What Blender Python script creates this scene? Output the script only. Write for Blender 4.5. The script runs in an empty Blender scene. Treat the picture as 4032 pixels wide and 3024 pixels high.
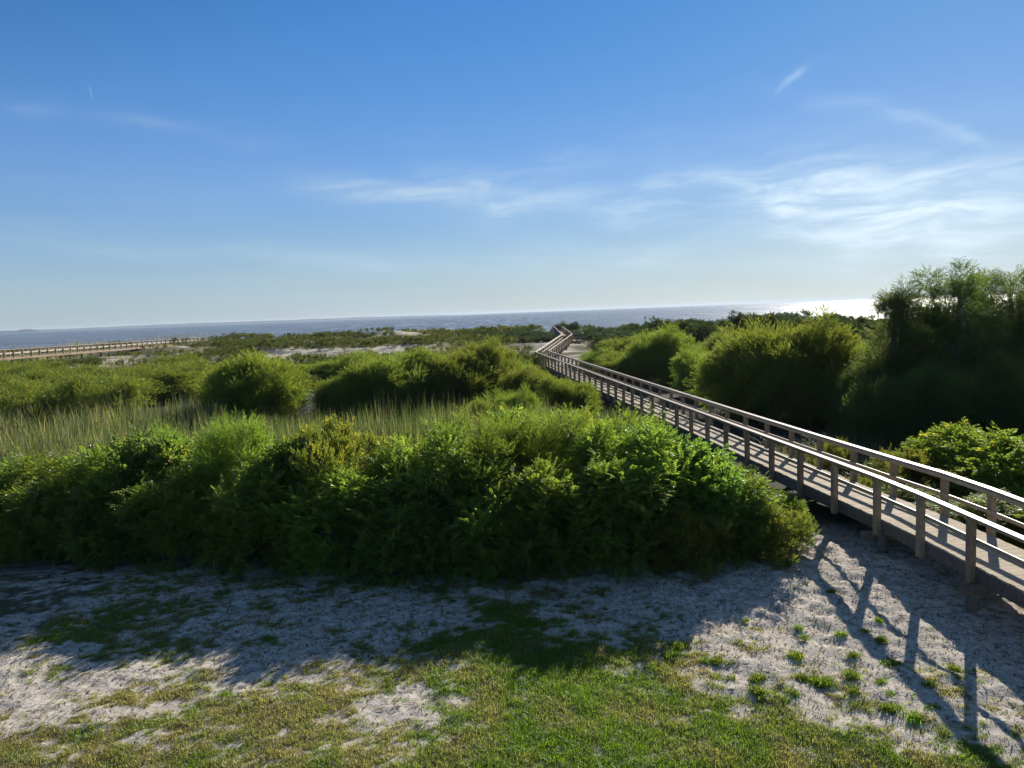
import bpy, math, random
import numpy as np
rng = np.random.default_rng(7)
random.seed(7)
sc = bpy.context.scene
COL = sc.collection
PI = math.pi

# ------------------------------------------------------------------ camera
H = 5.8                      # eye height above the lawn (first-floor balcony)
F = 3030.0; CX, CY = 2016.0, 1512.0
roll = math.atan(0.0378)
pitch = math.atan((CY-1230)*math.cos(roll)/F)
fwd = np.array([0, math.cos(pitch), -math.sin(pitch)])
r0 = np.array([1.0, 0, 0]); u0 = np.cross(r0, fwd)
RT = math.cos(roll)*r0-math.sin(roll)*u0
UP = math.cos(roll)*u0+math.sin(roll)*r0
EYE = np.array([0, 0, H])
def ray(x, y): return fwd+RT*(x-CX)/F-UP*(y-CY)/F
def hit(x, y, z=0.0):
    v = ray(x, y); return EYE+v*((z-H)/v[2])
def atdepth(x, y, Y):
    v = ray(x, y); return EYE+v*(Y/v[1])
def colx(dx, Y):             # world x of a column of the view at distance Y
    px = dx*1.8228
    v = ray(px, 1230-(px-2016)*0.0378); return v[0]*Y/v[1]
def proj(P):
    P = np.asarray(P, float)-EYE; d = P@fwd
    return CX+F*(P@RT)/d, CY-F*(P@UP)/d
cam = bpy.data.cameras.new('camera'); co = bpy.data.objects.new('camera', cam); COL.objects.link(co)
cam.sensor_fit = 'HORIZONTAL'; cam.sensor_width = 36; cam.lens = 36*F/4032
cam.clip_start = 0.1; cam.clip_end = 60000
from mathutils import Matrix, Vector
M = Matrix(((RT[0], UP[0], -fwd[0], 0), (RT[1], UP[1], -fwd[1], 0), (RT[2], UP[2], -fwd[2], H), (0, 0, 0, 1)))
co.matrix_world = M
sc.camera = co

# ------------------------------------------------------------------ light
SUN_AZ, SUN_EL = math.radians(30.5), math.radians(27)
sl = bpy.data.lights.new('sun', 'SUN'); so = bpy.data.objects.new('sun', sl); COL.objects.link(so)
sl.energy = 5.0; sl.angle = math.radians(0.55); sl.color = (1, 0.93, 0.82)
sd = Vector((math.sin(SUN_AZ)*math.cos(SUN_EL), math.cos(SUN_AZ)*math.cos(SUN_EL), math.sin(SUN_EL)))
so.rotation_euler = sd.to_track_quat('Z', 'Y').to_euler(); so.location = (20, 40, 40)

# ------------------------------------------------------------------ node helper
class NT:
    def __init__(s, tree): s.t = tree; s.n = tree.nodes; s.l = tree.links
    def node(s, typ, **kw):
        n = s.n.new(typ)
        for k, v in kw.items():
            if k.startswith('_'): setattr(n, k[1:], v)
            else: s.set(n.inputs[k.replace('__', ' ')], v)
        return n
    def set(s, inp, v):
        if hasattr(v, 'is_output') or isinstance(v, bpy.types.NodeSocket): s.l.new(v, inp)
        elif isinstance(v, bpy.types.Node): s.l.new(v.outputs[0], inp)
        else: inp.default_value = v
    def math(s, op, a, b=None, c=None, clamp=False):
        n = s.n.new('ShaderNodeMath'); n.operation = op; n.use_clamp = clamp
        s.set(n.inputs[0], a)
        if b is not None: s.set(n.inputs[1], b)
        if c is not None: s.set(n.inputs[2], c)
        return n.outputs[0]
    def mix(s, f, a, b, mode='MIX'):
        n = s.n.new('ShaderNodeMix'); n.data_type = 'RGBA'; n.blend_type = mode
        s.set(n.inputs[0], f); s.set(n.inputs[6], a); s.set(n.inputs[7], b)
        return n.outputs[2]
    def noise(s, vec, scale, detail=3, rough=0.5, dist=0.0):
        n = s.n.new('ShaderNodeTexNoise')
        if vec is not None: s.set(n.inputs['Vector'], vec)
        n.inputs['Scale'].default_value = scale; n.inputs['Detail'].default_value = detail
        n.inputs['Roughness'].default_value = rough; n.inputs['Distortion'].default_value = dist
        return n.outputs[0]
    def ramp(s, f, stops):
        n = s.n.new('ShaderNodeValToRGB'); s.set(n.inputs[0], f)
        e = n.color_ramp.elements
        while len(e) < len(stops): e.new(0.5)
        for k, (p, c) in enumerate(stops):
            e[k].position = p; e[k].color = c if len(c) == 4 else (*c, 1)
        return n.outputs[0]
    def smooth(s, v, a, b):
        n = s.n.new('ShaderNodeMapRange'); n.interpolation_type = 'SMOOTHSTEP'
        s.set(n.inputs[0], v); n.inputs[1].default_value = a; n.inputs[2].default_value = b
        return n.outputs[0]
    def mapping(s, vec, scale=(1, 1, 1), rot=(0, 0, 0), loc=(0, 0, 0)):
        n = s.n.new('ShaderNodeMapping'); s.set(n.inputs['Vector'], vec)
        n.inputs['Scale'].default_value = scale; n.inputs['Rotation'].default_value = rot; n.inputs['Location'].default_value = loc
        return n.outputs[0]
    def attr(s, name):
        n = s.n.new('ShaderNodeAttribute'); n.attribute_name = name; return n
def mat(name):
    m = bpy.data.materials.new(name); m.use_nodes = True
    m.node_tree.nodes.clear(); k = NT(m.node_tree); k.m = m
    k.out = k.n.new('ShaderNodeOutputMaterial'); return k

# ------------------------------------------------------------------ world: sky and cirrus
w = bpy.data.worlds.new('World'); sc.world = w; w.use_nodes = True
w.node_tree.nodes.clear(); k = NT(w.node_tree)
sky = k.n.new('ShaderNodeTexSky'); sky.sky_type = 'NISHITA'; sky.sun_disc = False
sky.sun_elevation = SUN_EL; sky.sun_rotation = SUN_AZ; sky.altitude = 0
sky.air_density = 1.0; sky.dust_density = 0.15; sky.ozone_density = 2.2
tc = k.n.new('ShaderNodeTexCoord')
sep = k.node('ShaderNodeSeparateXYZ', Vector=tc.outputs['Generated'])
X, Y_, Z = sep.outputs
az = k.math('MULTIPLY', k.math('ARCTAN2', X, Y_), 180/PI)
el = k.math('MULTIPLY', k.math('ARCSINE', Z), 180/PI)
ae = k.node('ShaderNodeCombineXYZ', X=az, Y=el, Z=0.0).outputs[0]
def skyang(dx, dy):
    v = ray(dx*1.8228, dy*1.8228); v = v/np.linalg.norm(v)
    return math.degrees(math.atan2(v[0], v[1])), math.degrees(math.asin(v[2]))
# soft domain warp so that the streaks curl
wn = k.n.new('ShaderNodeTexNoise'); k.set(wn.inputs['Vector'], ae); wn.inputs['Scale'].default_value = 0.11
wn.inputs['Detail'].default_value = 4
warp = k.node('ShaderNodeVectorMath', _operation='MULTIPLY_ADD'); k.set(warp.inputs[0], wn.outputs['Color'])
warp.inputs[1].default_value = (6, 2.4, 0); k.set(warp.inputs[2], ae)
wa = k.node('ShaderNodeVectorMath', _operation='SUBTRACT'); k.set(wa.inputs[0], warp.outputs[0]); wa.inputs[1].default_value = (3, 1.2, 0)
wa = wa.outputs[0]
fine = k.noise(k.mapping(wa, scale=(0.16, 0.95, 1), rot=(0, 0, math.radians(4))), 1.0, 7, 0.6, 0.4)
wisps = k.smooth(fine, 0.34, 0.74)
veil = k.noise(k.mapping(wa, scale=(0.05, 0.28, 1)), 1.0, 4, 0.5)
total = None
# (x0,y0)-(x1,y1) of a streak in the 2212-px view, half thickness in degrees, strength, share of wisp texture
STREAKS = [((640, 396), (900, 432), 0.8, .55, .6), ((850, 425), (1275, 432), 1.05, .75, .7), ((1000, 405), (1330, 325), 1.0, .16, .9),
           ((1290, 462), (1480, 462), 0.9, .55, .7), ((1380, 415), (1570, 388), 0.7, .55, .8), ((1590, 415), (1960, 385), 1.3, .42, .8),
           ((1620, 420), (1760, 480), 0.9, .40, .8), ((1650, 492), (2215, 440), 1.6, .62, .6), ((1950, 395), (2260, 360), 1.0, .40, .6),
           ((1500, 400), (2230, 460), 3.2, .40, .75), ((1900, 520), (2260, 480), 1.8, .40, .6), ((1060, 560), (1560, 545), 1.0, .22, .8),
           ((0, 520), (420, 540), 0.55, .30, .5), ((400, 535), (960, 572), 0.8, .42, .5), ((-100, 498), (300, 500), 1.0, .14, .8),
           ((0, 215), (160, 235), 0.5, .15, .5), ((230, 250), (400, 285), 0.45, .24, .5), ((400, 285), (640, 330), 0.8, .12, .8),
           ((1712, 195), (1765, 148), 0.30, .26, .5), ((1760, 210), (2120, 300), 0.6, .16, .7), ((2040, 270), (2150, 312), 0.4, .20, .6),
           ((900, 360), (1100, 470), 1.6, .18, .8), ((206, 186), (216, 206), 0.05, .35, 0)]
for (a0, a1, th, st, wf) in STREAKS:
    p, q = skyang(*a0), skyang(*a1)
    cx_, cy_ = (p[0]+q[0])/2, (p[1]+q[1])/2
    L = math.hypot(q[0]-p[0], q[1]-p[1])/2; an = math.atan2(q[1]-p[1], q[0]-p[0])
    mp = k.n.new('ShaderNodeMapping'); mp.vector_type = 'TEXTURE'; k.set(mp.inputs['Vector'], wa)
    mp.inputs['Location'].default_value = (cx_, cy_, 0); mp.inputs['Rotation'].default_value = (0, 0, an)
    mp.inputs['Scale'].default_value = (max(L, .4)*1.1, th, 1)
    ln = k.node('ShaderNodeVectorMath', _operation='LENGTH'); k.set(ln.inputs[0], mp.outputs[0])
    g = k.math('POWER', 2.0, k.math('MULTIPLY', k.math('POWER', ln.outputs['Value'], 2.0), -1.6))
    st *= 1.0
    tx = k.math('ADD', 1-wf, k.math('MULTIPLY', wisps, wf*1.25))
    g = k.math('MULTIPLY', k.math('MULTIPLY', g, st), tx)
    total = g if total is None else k.math('ADD', total, g)
# thin general veil low in the sky
low = k.math('MULTIPLY', k.smooth(el, 16.0, 1.0), k.math('MULTIPLY', k.smooth(veil, 0.35, 0.7), 0.16))
hor = k.math('MULTIPLY', k.smooth(el, 7.5, -0.5), 0.40)
total = k.math('ADD', k.math('ADD', total, low), hor, clamp=True)
cloudcol = k.mix(k.smooth(az, -30.0, 32.0), (4.2, 5.7, 7.3, 1), (7.8, 9.4, 10.6, 1))
# compress the glow round the sun as the camera's exposure did
lum = k.node('ShaderNodeVectorMath', _operation='DOT_PRODUCT'); k.set(lum.inputs[0], sky.outputs[0]); lum.inputs[1].default_value = (.2, .7, .1)
gain = k.math('DIVIDE', 1.0, k.math('ADD', 1.0, k.math('MULTIPLY', k.math('MAXIMUM', k.math('SUBTRACT', lum.outputs['Value'], 3.6), 0.0), .12)))
sv = k.node('ShaderNodeVectorMath', _operation='SCALE'); k.set(sv.inputs[0], sky.outputs[0]); k.set(sv.inputs['Scale'], gain)
tintc = k.mix(k.smooth(el, 1.0, 24.0), (0.76, 0.93, 1.24, 1), (0.30, 0.67, 1.04, 1))
tintc = k.mix(k.smooth(el, 25.0, 40.0), tintc, (0.85, 0.95, 1.02, 1))
skyc = k.mix(1.0, sv.outputs[0], tintc, 'MULTIPLY')
fin = k.mix(total, skyc, cloudcol)
bg = k.node('ShaderNodeBackground', Color=fin, Strength=0.070)
wo = k.n.new('ShaderNodeOutputWorld'); k.l.new(bg.outputs[0], wo.inputs[0])

# ------------------------------------------------------------------ mesh helpers
def mesh(name, V, Fc, attrs=None, smooth=False):
    """V (n,3), Fc (m,3|4) -> mesh datablock, attrs: {name: per-face floats}"""
    me = bpy.data.meshes.new(name)
    V = np.ascontiguousarray(V, dtype=np.float32); Fc = np.ascontiguousarray(Fc, dtype=np.int32)
    me.vertices.add(len(V)); me.vertices.foreach_set('co', V.ravel())
    me.loops.add(Fc.size); me.loops.foreach_set('vertex_index', Fc.ravel())
    me.polygons.add(len(Fc)); me.polygons.foreach_set('loop_start', np.arange(len(Fc), dtype=np.int32)*Fc.shape[1])
    me.update(calc_edges=True)
    me.polygons.foreach_set('use_smooth', np.full(len(Fc), bool(smooth)))
    for n, a in (attrs or {}).items():
        dom = 'POINT' if len(a) == len(V) and len(a) != len(Fc) else 'FACE'
        at = me.attributes.new(n, 'FLOAT', dom); at.data.foreach_set('value', np.ascontiguousarray(a, dtype=np.float32))
    return me
def obj(name, me, m=None, parent=None, loc=None):
    o = bpy.data.objects.new(name, me); COL.objects.link(o)
    if m is not None and me is not None and not me.materials: me.materials.append(m)
    if parent: o.parent = parent
    if loc is not None: o.location = loc
    return o
def tag(o, label=None, cat=None, group=None, kind=None):
    if label: o['label'] = label
    if cat: o['category'] = cat
    if group: o['group'] = group
    if kind: o['kind'] = kind
    return o
class MB:
    """collects boxes and tubes of one part"""
    def __init__(s): s.V = []; s.F = []; s.T = []; s.n = 0
    def add(s, v, f, t=None):
        f = np.asarray(f); s.V.append(np.asarray(v, float)); s.F.append(f+s.n); s.n += len(v)
        s.T.append(np.full(len(f), rng.random() if t is None else t))
    def beam(s, a, b, wd, ht, t=None, bev=0.006, side=None):
        """box from a to b, wd wide (horizontal), ht high, centred; chamfered long edges"""
        a = np.array(a, float); b = np.array(b, float); d = b-a; L = np.linalg.norm(d); d /= L
        if side is None:
            up = np.array([0, 0, 1.0])
            if abs(d[2]) > .9: up = np.array([0, 1.0, 0])
            sd_ = np.cross(d, up); sd_ /= np.linalg.norm(sd_)
        else:
            sd_ = np.array(side, float); sd_ -= d*np.dot(sd_, d); sd_ /= np.linalg.norm(sd_)
        up = np.cross(sd_, d)
        e = min(bev, wd/4, ht/4); w2, h2 = wd/2, ht/2
        pr = [(-w2+e, -h2), (w2-e, -h2), (w2, -h2+e), (w2, h2-e), (w2-e, h2), (-w2+e, h2), (-w2, h2-e), (-w2, -h2+e)]
        v = [a+sd_*x+up*y for x, y in pr]+[b+sd_*x+up*y for x, y in pr]
        f = [(i, (i+1) % 8, 8+(i+1) % 8, 8+i) for i in range(8)]
        f += [(7, 6, 1, 0), (6, 5, 2, 1), (5, 4, 3, 2), (8, 9, 14, 15), (9, 10, 13, 14), (10, 11, 12, 13)]
        s.add(v, f, t); return s
    def tube(s, P, Rr, n=6, t=None):
        P = np.asarray(P, float); v = []
        for i, p in enumerate(P):
            d = P[min(i+1, len(P)-1)]-P[max(i-1, 0)]; d = d/(np.linalg.norm(d)+1e-9)
            a = np.cross(d, (0.31, 0.95, 0.05)); a /= np.linalg.norm(a)+1e-9; b = np.cross(d, a)
            for j in range(n):
                th = 2*PI*j/n; v.append(p+(a*math.cos(th)+b*math.sin(th))*Rr[i])
        f = []
        for i in range(len(P)-1):
            for j in range(n):
                f.append((i*n+j, i*n+(j+1) % n, (i+1)*n+(j+1) % n, (i+1)*n+j))
        m_ = (len(P)-1)*n
        if n == 6: f += [(m_, m_+1, m_+2, m_+3), (m_, m_+3, m_+4, m_+5), (3, 2, 1, 0), (5, 4, 3, 0)]
        s.add(v, f, t); return s
    def build(s, name, m, parent=None, smooth=False, loc=None):
        me = mesh(name, np.concatenate(s.V), np.concatenate(s.F), {'tint': np.concatenate(s.T)}, smooth)
        return obj(name, me, m, parent, loc)
# value noise for placing and shaping things
_LAT = np.random.default_rng(99).random((256, 256))
def vnoise(x, y):
    xi = np.floor(x).astype(int); yi = np.floor(y).astype(int); fx = x-xi; fy = y-yi
    fx = fx*fx*(3-2*fx); fy = fy*fy*(3-2*fy)
    g = lambda i, j: _LAT[i % 256, j % 256]
    return (g(xi, yi)*(1-fx)+g(xi+1, yi)*fx)*(1-fy)+(g(xi, yi+1)*(1-fx)+g(xi+1, yi+1)*fx)*fy
def fbm(x, y, o=4):
    r = 0; a = .5; s_ = 0
    for i in range(o):
        r = r+a*vnoise(x*2**i+17*i, y*2**i+31*i); s_ += a; a *= .5
    return r/s_

# ------------------------------------------------------------------ materials
def leaf_mat(name, c1, c2, cyel, trans=1.0, gloss=0.10, rough=0.38, yel=0.12):
    k = mat(name)
    t = k.attr('tint').outputs['Fac']; a = k.attr('age').outputs['Fac']
    oi = k.n.new('ShaderNodeObjectInfo')
    base = k.mix(t, (*c1, 1), (*c2, 1))
    base = k.mix(a, base, (*cyel, 1))
    hsv = k.n.new('ShaderNodeHueSaturation'); k.set(hsv.inputs['Color'], base)
    k.set(hsv.inputs['Hue'], k.math('ADD', 0.485, k.math('MULTIPLY', oi.outputs['Random'], 0.03)))
    k.set(hsv.inputs['Value'], k.math('ADD', 0.85, k.math('MULTIPLY', oi.outputs['Random'], 0.3)))
    base = hsv.outputs[0]
    tr = k.mix(1.0, base, (2.8*trans, 2.8*trans, 1.5*trans, 1), 'MULTIPLY')
    d = k.node('ShaderNodeBsdfDiffuse', Color=base)
    tl = k.node('ShaderNodeBsdfTranslucent', Color=tr)
    ms = k.n.new('ShaderNodeMixShader'); ms.inputs[0].default_value = 0.5
    k.l.new(d.outputs[0], ms.inputs[1]); k.l.new(tl.outputs[0], ms.inputs[2])
    gl = k.node('ShaderNodeBsdfGlossy', Color=(0.9, 0.95, 1, 1), Roughness=rough)
    m2 = k.n.new('ShaderNodeMixShader'); 
    fr = k.node('ShaderNodeFresnel', IOR=1.42)
    k.set(m2.inputs[0], k.math('MULTIPLY', k.math('MINIMUM', fr.outputs[0], .30), gloss*1.9, clamp=True))
    k.l.new(ms.outputs[0], m2.inputs[1]); k.l.new(gl.outputs[0], m2.inputs[2])
    k.l.new(m2.outputs[0], k.out.inputs[0]); return k.m
L_SUMAC = leaf_mat('sumac_leaf', (.066, .105, .024), (.125, .165, .028), (.19, .20, .035), 1.35, .10)
L_WILLOW = leaf_mat('willow_leaf', (.080, .130, .028), (.130, .175, .030), (.28, .26, .04), 1.3, .09)
L_MYRTLE = leaf_mat('myrtle_leaf', (.080, .108, .028), (.132, .150, .030), (.30, .23, .035), .95, .10)
L_FEATH = leaf_mat('marsh_willow_leaf', (.095, .135, .034), (.145, .180, .036), (.24, .22, .05), .95, .05)
L_DARK = leaf_mat('evergreen_leaf', (.030, .060, .026), (.062, .090, .030), (.15, .14, .04), .5, .06)
L_SCRUB = leaf_mat('scrub_leaf', (.050, .074, .028), (.095, .105, .034), (.20, .17, .07), .6, .04)
L_REED = leaf_mat('reed_leaf', (.028, .056, .020), (.080, .108, .034), (.26, .22, .13), .7, .09)
L_BAY = leaf_mat('bayberry_leaf', (.085, .125, .022), (.130, .165, .026), (.30, .27, .04), 1.15, .07)
L_TALLOW = leaf_mat('tallow_leaf', (.055, .098, .026), (.105, .150, .030), (.20, .20, .035), 1.25, .11)
L_GRASS = leaf_mat('grass_blade', (.085, .150, .018), (.145, .205, .018), (.23, .205, .10), 1.1, .04)
L_OATS = leaf_mat('sea_oat_stalk', (.17, .15, .09), (.27, .23, .14), (.33, .28, .18), .6, .03)
L_GREY = leaf_mat('dune_grass_blade', (.10, .13, .06), (.17, .18, .09), (.36, .31, .18), .9, .05)
def wood(name, ca, cb, scale=1.0, var=0.25, rough=.75, spec=.5):
    k = mat(name)
    tc = k.n.new('ShaderNodeTexCoord'); t = k.attr('tint').outputs['Fac']
    off = k.node('ShaderNodeCombineXYZ', X=k.math('MULTIPLY', t, 3.0), Y=k.math('MULTIPLY', t, 5.0), Z=t)
    v = k.node('ShaderNodeVectorMath', _operation='ADD'); k.set(v.inputs[0], tc.outputs['Object']); k.set(v.inputs[1], off.outputs[0])
    n1 = k.noise(k.mapping(v.outputs[0], scale=(13*scale, 13*scale, 13*scale)), 1.0, 6, .65, .6)
    n2 = k.noise(v.outputs[0], 1.3, 3, .5)
    knot = k.n.new('ShaderNodeTexVoronoi'); k.set(knot.inputs['Vector'], v.outputs[0]); knot.inputs['Scale'].default_value = 4.0
    kn = k.smooth(knot.outputs['Distance'], 0.09, 0.03)
    c = k.mix(k.smooth(n1, .3, .7), (*ca, 1), (*cb, 1))
    c = k.mix(k.math('MULTIPLY', k.smooth(n2, .45, .75), .16), c, (ca[0]*.55, ca[1]*.55, ca[2]*.5, 1))
    c = k.mix(k.math('MULTIPLY', kn, .6), c, (.10, .07, .05, 1))
    hs = k.n.new('ShaderNodeHueSaturation'); k.set(hs.inputs['Color'], c)
    k.set(hs.inputs['Value'], k.math('ADD', 1-var/2, k.math('MULTIPLY', t, var)))
    p = k.n.new('ShaderNodeBsdfPrincipled'); k.set(p.inputs['Base Color'], hs.outputs[0]); p.inputs['Roughness'].default_value = rough; p.inputs['Specular IOR Level'].default_value = spec
    b = k.node('ShaderNodeBump', Strength=.3, Distance=.004, Height=n1); k.l.new(b.outputs[0], p.inputs['Normal'])
    k.l.new(p.outputs[0], k.out.inputs[0]); return k.m
W_DECK = wood('deck_wood', (.37, .30, .205), (.49, .41, .295), var=.20, rough=.8, spec=.12)
W_RAIL = wood('rail_wood', (.31, .23, .15), (.44, .345, .24), var=.2, rough=.45, spec=.4)
W_POST = wood('post_wood', (.23, .155, .09), (.37, .265, .17), var=.35)
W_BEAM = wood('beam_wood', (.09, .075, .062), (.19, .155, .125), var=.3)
W_PALE = wood('pale_rail_wood', (.42, .36, .28), (.58, .5, .4), var=.2)
W_STEM = wood('bark', (.10, .085, .065), (.20, .17, .14), scale=2, var=.4)

# ------------------------------------------------------------------ ground cover maps (world positions, read off the photograph's ground)
GX = np.array([0, 400, 800, 1200, 1600, 2000, 2400, 2800, 3200, 3600, 4032.])
GY = np.array([2200, 2300, 2400, 2500, 2600, 2700, 2800, 2900, 3024.])
COVER = np.array([
 [.5,.5,.45,.4,.4,.4,.4,.3,.12,.08,.15],
 [.65,.55,.42,.38,.40,.42,.38,.22,.12,.08,.18],
 [.75,.65,.45,.3,.35,.7,.35,.15,.08,.08,.1],
 [.55,.55,.40,.3,.50,.85,.5,.25,.16,.12,.1],
 [.32,.36,.36,.42,.60,.85,.80,.46,.34,.28,.22],
 [.33,.40,.46,.58,.50,.88,.85,.62,.40,.36,.26],
 [.45,.55,.65,.75,.35,.92,.92,.80,.50,.36,.36],
 [.60,.68,.78,.82,.38,.95,.95,.90,.75,.60,.5],
 [.66,.80,.90,.90,.72,1,1,.95,.90,.82,.7]])
GREEN = np.array([
 [.5,.4,.4,.4,.4,.4,.4,.4,.5,.5,.5],
 [.5,.4,.4,.4,.4,.5,.4,.4,.5,.5,.5],
 [.6,.4,.3,.4,.35,.8,.5,.4,.5,.5,.5],
 [.6,.5,.4,.4,.35,.9,.6,.4,.5,.5,.5],
 [.4,.4,.35,.35,.5,.85,.8,.4,.5,.5,.5],
 [.3,.3,.3,.4,.5,.85,.85,.5,.5,.5,.4],
 [.2,.25,.3,.35,.4,.9,.9,.6,.5,.4,.3],
 [.15,.25,.4,.45,.5,.95,.95,.75,.5,.4,.3],
 [.15,.4,.5,.7,.6,1,.95,.8,.6,.5,.3]])
def bil(G, px, py):
    i = np.clip(np.searchsorted(GX, px)-1, 0, len(GX)-2); j = np.clip(np.searchsorted(GY, py)-1, 0, len(GY)-2)
    fx = np.clip((px-GX[i])/(GX[i+1]-GX[i]), 0, 1); fy = np.clip((py-GY[j])/(GY[j+1]-GY[j]), 0, 1)
    return (G[j, i]*(1-fx)+G[j, i+1]*fx)*(1-fy)+(G[j+1, i]*(1-fx)+G[j+1, i+1]*fx)*fy
def bank(x, y):              # the lawn falls away from the thicket, more steeply on the right
    f = np.clip((np.asarray(x, float)+1.5)/6.5, 0, 1); f = .30+.70*f*f*(3-2*f)
    return np.interp(y, [-60, 4, 8.2, 16.9, 18.4], [-1.6, -1.6, -1.08, -.05, 0])*f
def lawnmaps(x, y):
    yy = np.maximum(y, 7.5); P = np.stack([x, yy, bank(x, yy)], -1)
    px, py = proj(P); return bil(COVER, px, py), bil(GREEN, px, py)

# ------------------------------------------------------------------ terrain
def ground_z(x, y):
    x = np.asarray(x, float); y0_ = np.asarray(y, float); y = y0_-18*np.clip((-x-34)/18, 0, 1)*np.clip((y0_-90)/30, 0, 1)
    z = np.interp(y, [-60, 20, 25, 38, 50, 75, 90, 105, 120, 140, 150, 165, 180, 200, 260], [0, 0, -.25, -.25, .0, .3, .6, 1.0, 1.3, 1.6, 1.7, .6, -.6, -1.8, -4])
    z = z+bank(x, y0_)
    d = np.clip((y-80)/25, 0, 1)*np.clip((175-y)/20, 0, 1)
    z = z+d*((fbm(x/17+3, y/9+8, 4)-.5)*1.9+(fbm(x/3.1, y/1.6, 3)-.5)*.75)
    for (cx, cy, rx, ry, h) in DUNES:
        z = z+h*np.exp(-((x-cx)/rx)**2-((y0_-cy)/ry)**2)
    m = np.clip((y-40)/20, 0, 1)*np.clip((80-y)/20+.4, 0, 1)
    z = z+m*(fbm(x/8+5, y/6+1, 3)-.5)*.6
    # keep clear below the walkway
    return z
DUNES = [(colx(860, 138), 138, 5.5, 5, 1.1), (colx(800, 136), 134, 7, 5, .7), (colx(1100, 140), 142, 16, 6, .5), (colx(470, 150), 150, 9, 5, .6),
         (colx(700, 146), 146, 12, 5, -.5), (-68, 124, 16, 40, .55)]
xs = np.unique(np.round(np.concatenate([np.linspace(-900, -60, 22), np.linspace(-60, -11.5, 75), np.arange(-11.5, 13, .065), np.linspace(13, 60, 75), np.linspace(60, 900, 22)]), 4))
ys = np.unique(np.round(np.concatenate([np.linspace(-60, 7.5, 14), np.arange(7.5, 19.2, .065), np.linspace(19.2, 80, 90), np.linspace(80, 175, 170), np.linspace(175, 300, 20)]), 4))
GXX, GYY = np.meshgrid(xs, ys)
GZ = ground_z(GXX, GYY)
cov, grn = lawnmaps(GXX.ravel(), GYY.ravel()); cov = cov.reshape(GXX.shape)
near = np.clip((19.5-GYY)/1, 0, 1)*np.clip((GYY-6)/1, 0, 1)*np.clip((14-np.abs(GXX))/2, 0, 1)
# scuffed, foot-printed sand
GZ = GZ+near*((fbm(GXX*1.1, GYY*1.3, 3)-.5)*.10+(fbm(GXX*4.2+7, GYY*5+3, 3)-.5)*.095*(1.15-cov)+(fbm(GXX*9+1, GYY*11, 2)-.5)*.026)
nx, ny = len(xs), len(ys)
V = np.stack([GXX.ravel(), GYY.ravel(), GZ.ravel()], -1)
idx = np.arange(nx*ny).reshape(ny, nx)
Fc = np.stack([idx[:-1, :-1].ravel(), idx[:-1, 1:].ravel(), idx[1:, 1:].ravel(), idx[1:, :-1].ravel()], -1)
# cover: 0 bare sand .. 1 thatch/soil
pat = fbm(GXX*1.7+4, GYY*2.6+9, 4)+(fbm(GXX*7+1, GYY*10+2, 3)-.5)*1.0
thatch = np.clip((cov*1.05-pat)*2.6+.22, 0, 1)
thatch = np.where(GYY > 19.5, np.clip(.5+(fbm(GXX/5, GYY/4, 4)-.45)*6, 0, 1), thatch)
marsh = np.clip((GYY-17.8)/2.5, 0, 1)*np.clip((62-GYY)/8, 0, 1)
dxx = proj(np.stack([GXX, np.maximum(GYY, 5), GXX*0+1], -1))[0]/1.8228
sandy = np.clip((GYY-92)/4, 0, 1)*np.clip((120-GYY)/5, 0, 1)*np.clip((dxx-520)/40, 0, 1)*np.clip((1010-dxx)/60, 0, 1)
sandy = np.maximum(sandy, .8*np.exp(-((dxx-350)/110)**4-((GYY-92)/6)**4))
thatch = np.where(GYY > 60, np.clip(1.0-sandy*.80+(fbm(GXX/6+2, GYY/2.5, 4)-.5)*3.2, 0, 1), thatch)
for (cx, cy, rx, ry, h) in DUNES[:1]:
    thatch = thatch*(1-.95*np.exp(-((GXX-cx-1)/4)**2-((GYY-cy+2)/4)**2))
thatch = np.where(GYY > 163+18*np.clip((-GXX-34)/18, 0, 1), .0, thatch)
k = mat('sand_ground')
tc = k.n.new('ShaderNodeTexCoord'); ob = tc.outputs['Object']
n_big = k.noise(ob, .9, 5, .6); n_fine = k.noise(ob, 38, 4, .6); n_mid = k.noise(ob, 7, 5, .6, .3)
sand = k.mix(k.smooth(n_mid, .3, .7), (.42, .37, .305, 1), (.62, .56, .475, 1))
sand = k.mix(k.math('MULTIPLY', k.smooth(n_fine, .52, .72), .35), sand, (.22, .185, .16, 1))
sand = k.mix(k.math('MULTIPLY', k.smooth(n_big, .5, .75), .30), sand, (.32, .28, .25, 1))
soil = k.mix(n_fine, (.085, .072, .042, 1), (.20, .17, .105, 1))
soil = k.mix(k.smooth(n_mid, .42, .66), soil, (.075, .092, .035, 1))
th = k.attr('thatch').outputs['Fac']; mr = k.attr('marsh').outputs['Fac']
thf = k.smooth(k.math('ADD', th, k.math('MULTIPLY', k.math('SUBTRACT', n_mid, .5), 1.1)), .12, 1.0)
c = k.mix(thf, sand, soil)
mud = k.mix(n_mid, (.025, .025, .018, 1), (.06, .055, .035, 1))
c = k.mix(mr, c, mud)
p = k.n.new('ShaderNodeBsdfPrincipled'); k.set(p.inputs['Base Color'], c); p.inputs['Roughness'].default_value = .95
p.inputs['Specular IOR Level'].default_value = .15
hgt = k.math('ADD', k.math('MULTIPLY', n_mid, 1.0), k.math('MULTIPLY', n_fine, .35))
b = k.node('ShaderNodeBump', Strength=.8, Distance=.035, Height=hgt); k.l.new(b.outputs[0], p.inputs['Normal'])
k.l.new(p.outputs[0], k.out.inputs[0])
M_GROUND = k.m
me = mesh('ground', V, Fc, {'thatch': thatch.ravel(), 'marsh': marsh.ravel()}, smooth=True)
g = tag(obj('ground', me, M_GROUND), 'pale sand and thin turf running out to the dunes', 'ground', kind='structure')

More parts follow.
